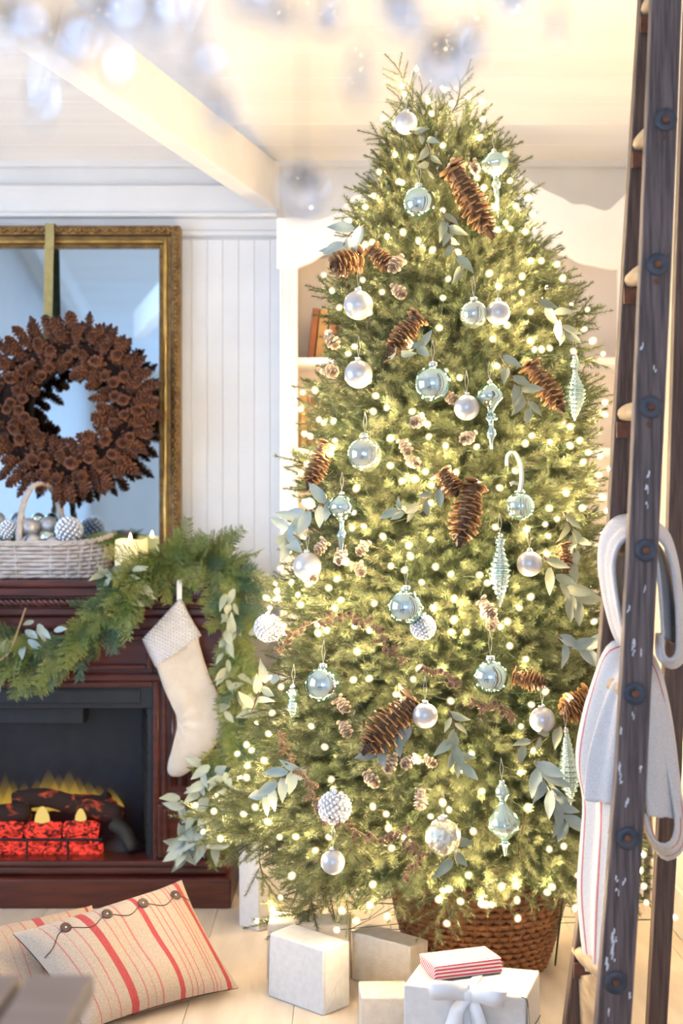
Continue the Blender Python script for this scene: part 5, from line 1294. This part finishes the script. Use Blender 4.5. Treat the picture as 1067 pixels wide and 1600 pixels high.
for i, (a, b, r, lab) in enumerate(sm):
    p = surf_pt(a, b, .02); o = link('small_pinecone', SMC[i % 2], None); tag(o, lab, 'pinecone', GS)
    d = Vector((rnd.uniform(-.7,.7), -.9, rnd.uniform(-.9,-.2))); s_ = r/F*p.y/.0185; el = 1.0 if r != 17 else 1.2
    o.matrix_basis = zto(p-d.normalized()*.025*s_, -d, rnd.uniform(0, 6), s_)
    if r == 17: o.matrix_basis = zto(surf_pt(a+3, b-20, .02), Vector((.1,.15,1)), 0, s_*.85)
TINY = finish(pinecone(.026, .011, 34, 720, 1.1), 'tiny_cone', W['cone_small'])
def cone_string(label, pts, n, seed):
    r2 = random.Random(seed); P3 = catmull([surf_pt(a, b, .03) for a, b in pts], 8)
    t = thing('cone_garland', label, 'garland', P3[0], 'strings of tiny cones on the tree')
    link('twine', MB().tube(P3, .0016, 5), W['twine'], t, True)
    for k in range(n):
        i = min(int((k+.5)/n*(len(P3)-1)), len(P3)-1); d = Vector((r2.uniform(-1,1), r2.uniform(-1,0), r2.uniform(-1,.6)))
        at(link('tiny_cone', TINY, None, t), zto(P3[i]+Vector((0,-.004,0)), -d, r2.uniform(0,6), r2.uniform(.8,1.15)))
    return t
cone_string('string of tiny brown cones looping at left below the halfway mint ball', [(440,1020),(446,1002),(464,985),(490,972),(520,964),(545,962),(566,968),(588,985),(600,1003),(612,1020),(640,1030)], 26, 1)
cone_string('string of tiny brown cones hanging in a long loop at lower left', [(434,1140),(440,1160),(450,1180),(462,1200),(480,1215),(484,1238),(496,1258),(515,1275),(538,1288),(565,1302),(590,1312),(612,1300),(632,1302),(645,1318),(655,1332),(650,1350),(626,1368)], 42, 2)
cone_string('short string of tiny cones above the low matte white ball', [(662,1040),(674,1052),(690,1048),(702,1060),(712,1078)], 11, 3)
cone_string('short string of tiny cones just below the low mint ball', [(738,1098),(755,1106),(772,1102),(790,1106),(806,1118)], 13, 4)

# ------------------------------------------------------------------ eucalyptus sprays tucked in the tree
def spray(pts, n, label, sc=1.0, cols='leaf', seed=0):
    return euc_spray('eucalyptus_spray', label, [surf_pt(a, b, .035) for a, b in pts], n, sc, cols, 'eucalyptus sprays in the tree', seed)
spray([(640,205),(665,215),(672,245),(668,270)], 7, 'pale leaf spray close under the treetop', .8, seed=1)
spray([(690,330),(700,355),(705,380),(722,420)], 8, 'drooping pale leaf spray left of the longest cone tip', .95, seed=2)
spray([(570,350),(550,362),(535,385),(525,395)], 6, 'eucalyptus leaves at the upper left edge over the open cone', 1.05, 'leaf_blue', 3)
spray([(600,565),(640,545),(660,540)], 5, 'few leaves beneath the cone left of tree middle', .9, seed=4)
spray([(780,550),(800,590),(818,615),(828,640)], 8, 'leaf spray between the beaded mint finial and a brown cone', 1.0, seed=5)
spray([(835,468),(862,485),(878,510),(882,520)], 7, 'leaf spray on the upper right side above the slim drop', .95, seed=6)
spray([(520,780),(490,795),(465,810),(445,835),(452,850)], 15, 'big drooping eucalyptus spray at the left edge of tree', 1.15, 'leaf_blue', 7)
spray([(690,760),(660,785),(635,800),(620,795)], 9, 'slim leaf spray left of the two-toned pinecone', .8, seed=8)
spray([(880,800),(895,830),(900,850),(890,880)], 9, 'leaf spray right side behind the grey towel', 1.0, seed=9)
spray([(850,870),(868,900),(890,925),(905,940)], 8, 'leaf spray below the small dark cone near the towel', 1.1, seed=10)
spray([(870,990),(890,1010),(915,1015),(930,1012)], 7, 'leaves beside the top of the striped towel', 1.1, 'leaf_blue', 11)
spray([(700,1110),(712,1140),(708,1170),(720,1195)], 11, 'hanging leaf spray right of the low matte white ball', .9, seed=12)
spray([(645,1130),(620,1150),(600,1165),(592,1172)], 8, 'grey-green leaf spray lying over the biggest dark cone', .95, 'leaf_blue', 13)
spray([(480,1200),(455,1205),(430,1225),(410,1245)], 9, 'bluish leaf spray low on the left branches', 1.1, 'leaf_blue', 14)
spray([(835,1190),(855,1225),(872,1260),(890,1290)], 13, 'dusty leaf spray low on the right near the towels', 1.1, 'leaf_blue', 15)
spray([(705,1310),(712,1325),(706,1345)], 4, 'pair of leaves right under the crackled ball', .9, seed=16)
spray([(880,1130),(845,1150),(815,1165)], 5, 'leaves under the low right matte white ball', .9, seed=17)
spray([(395,1110),(405,1080),(425,1060)], 6, 'pale leaves at the left edge above the low lights', 1.1, seed=18)
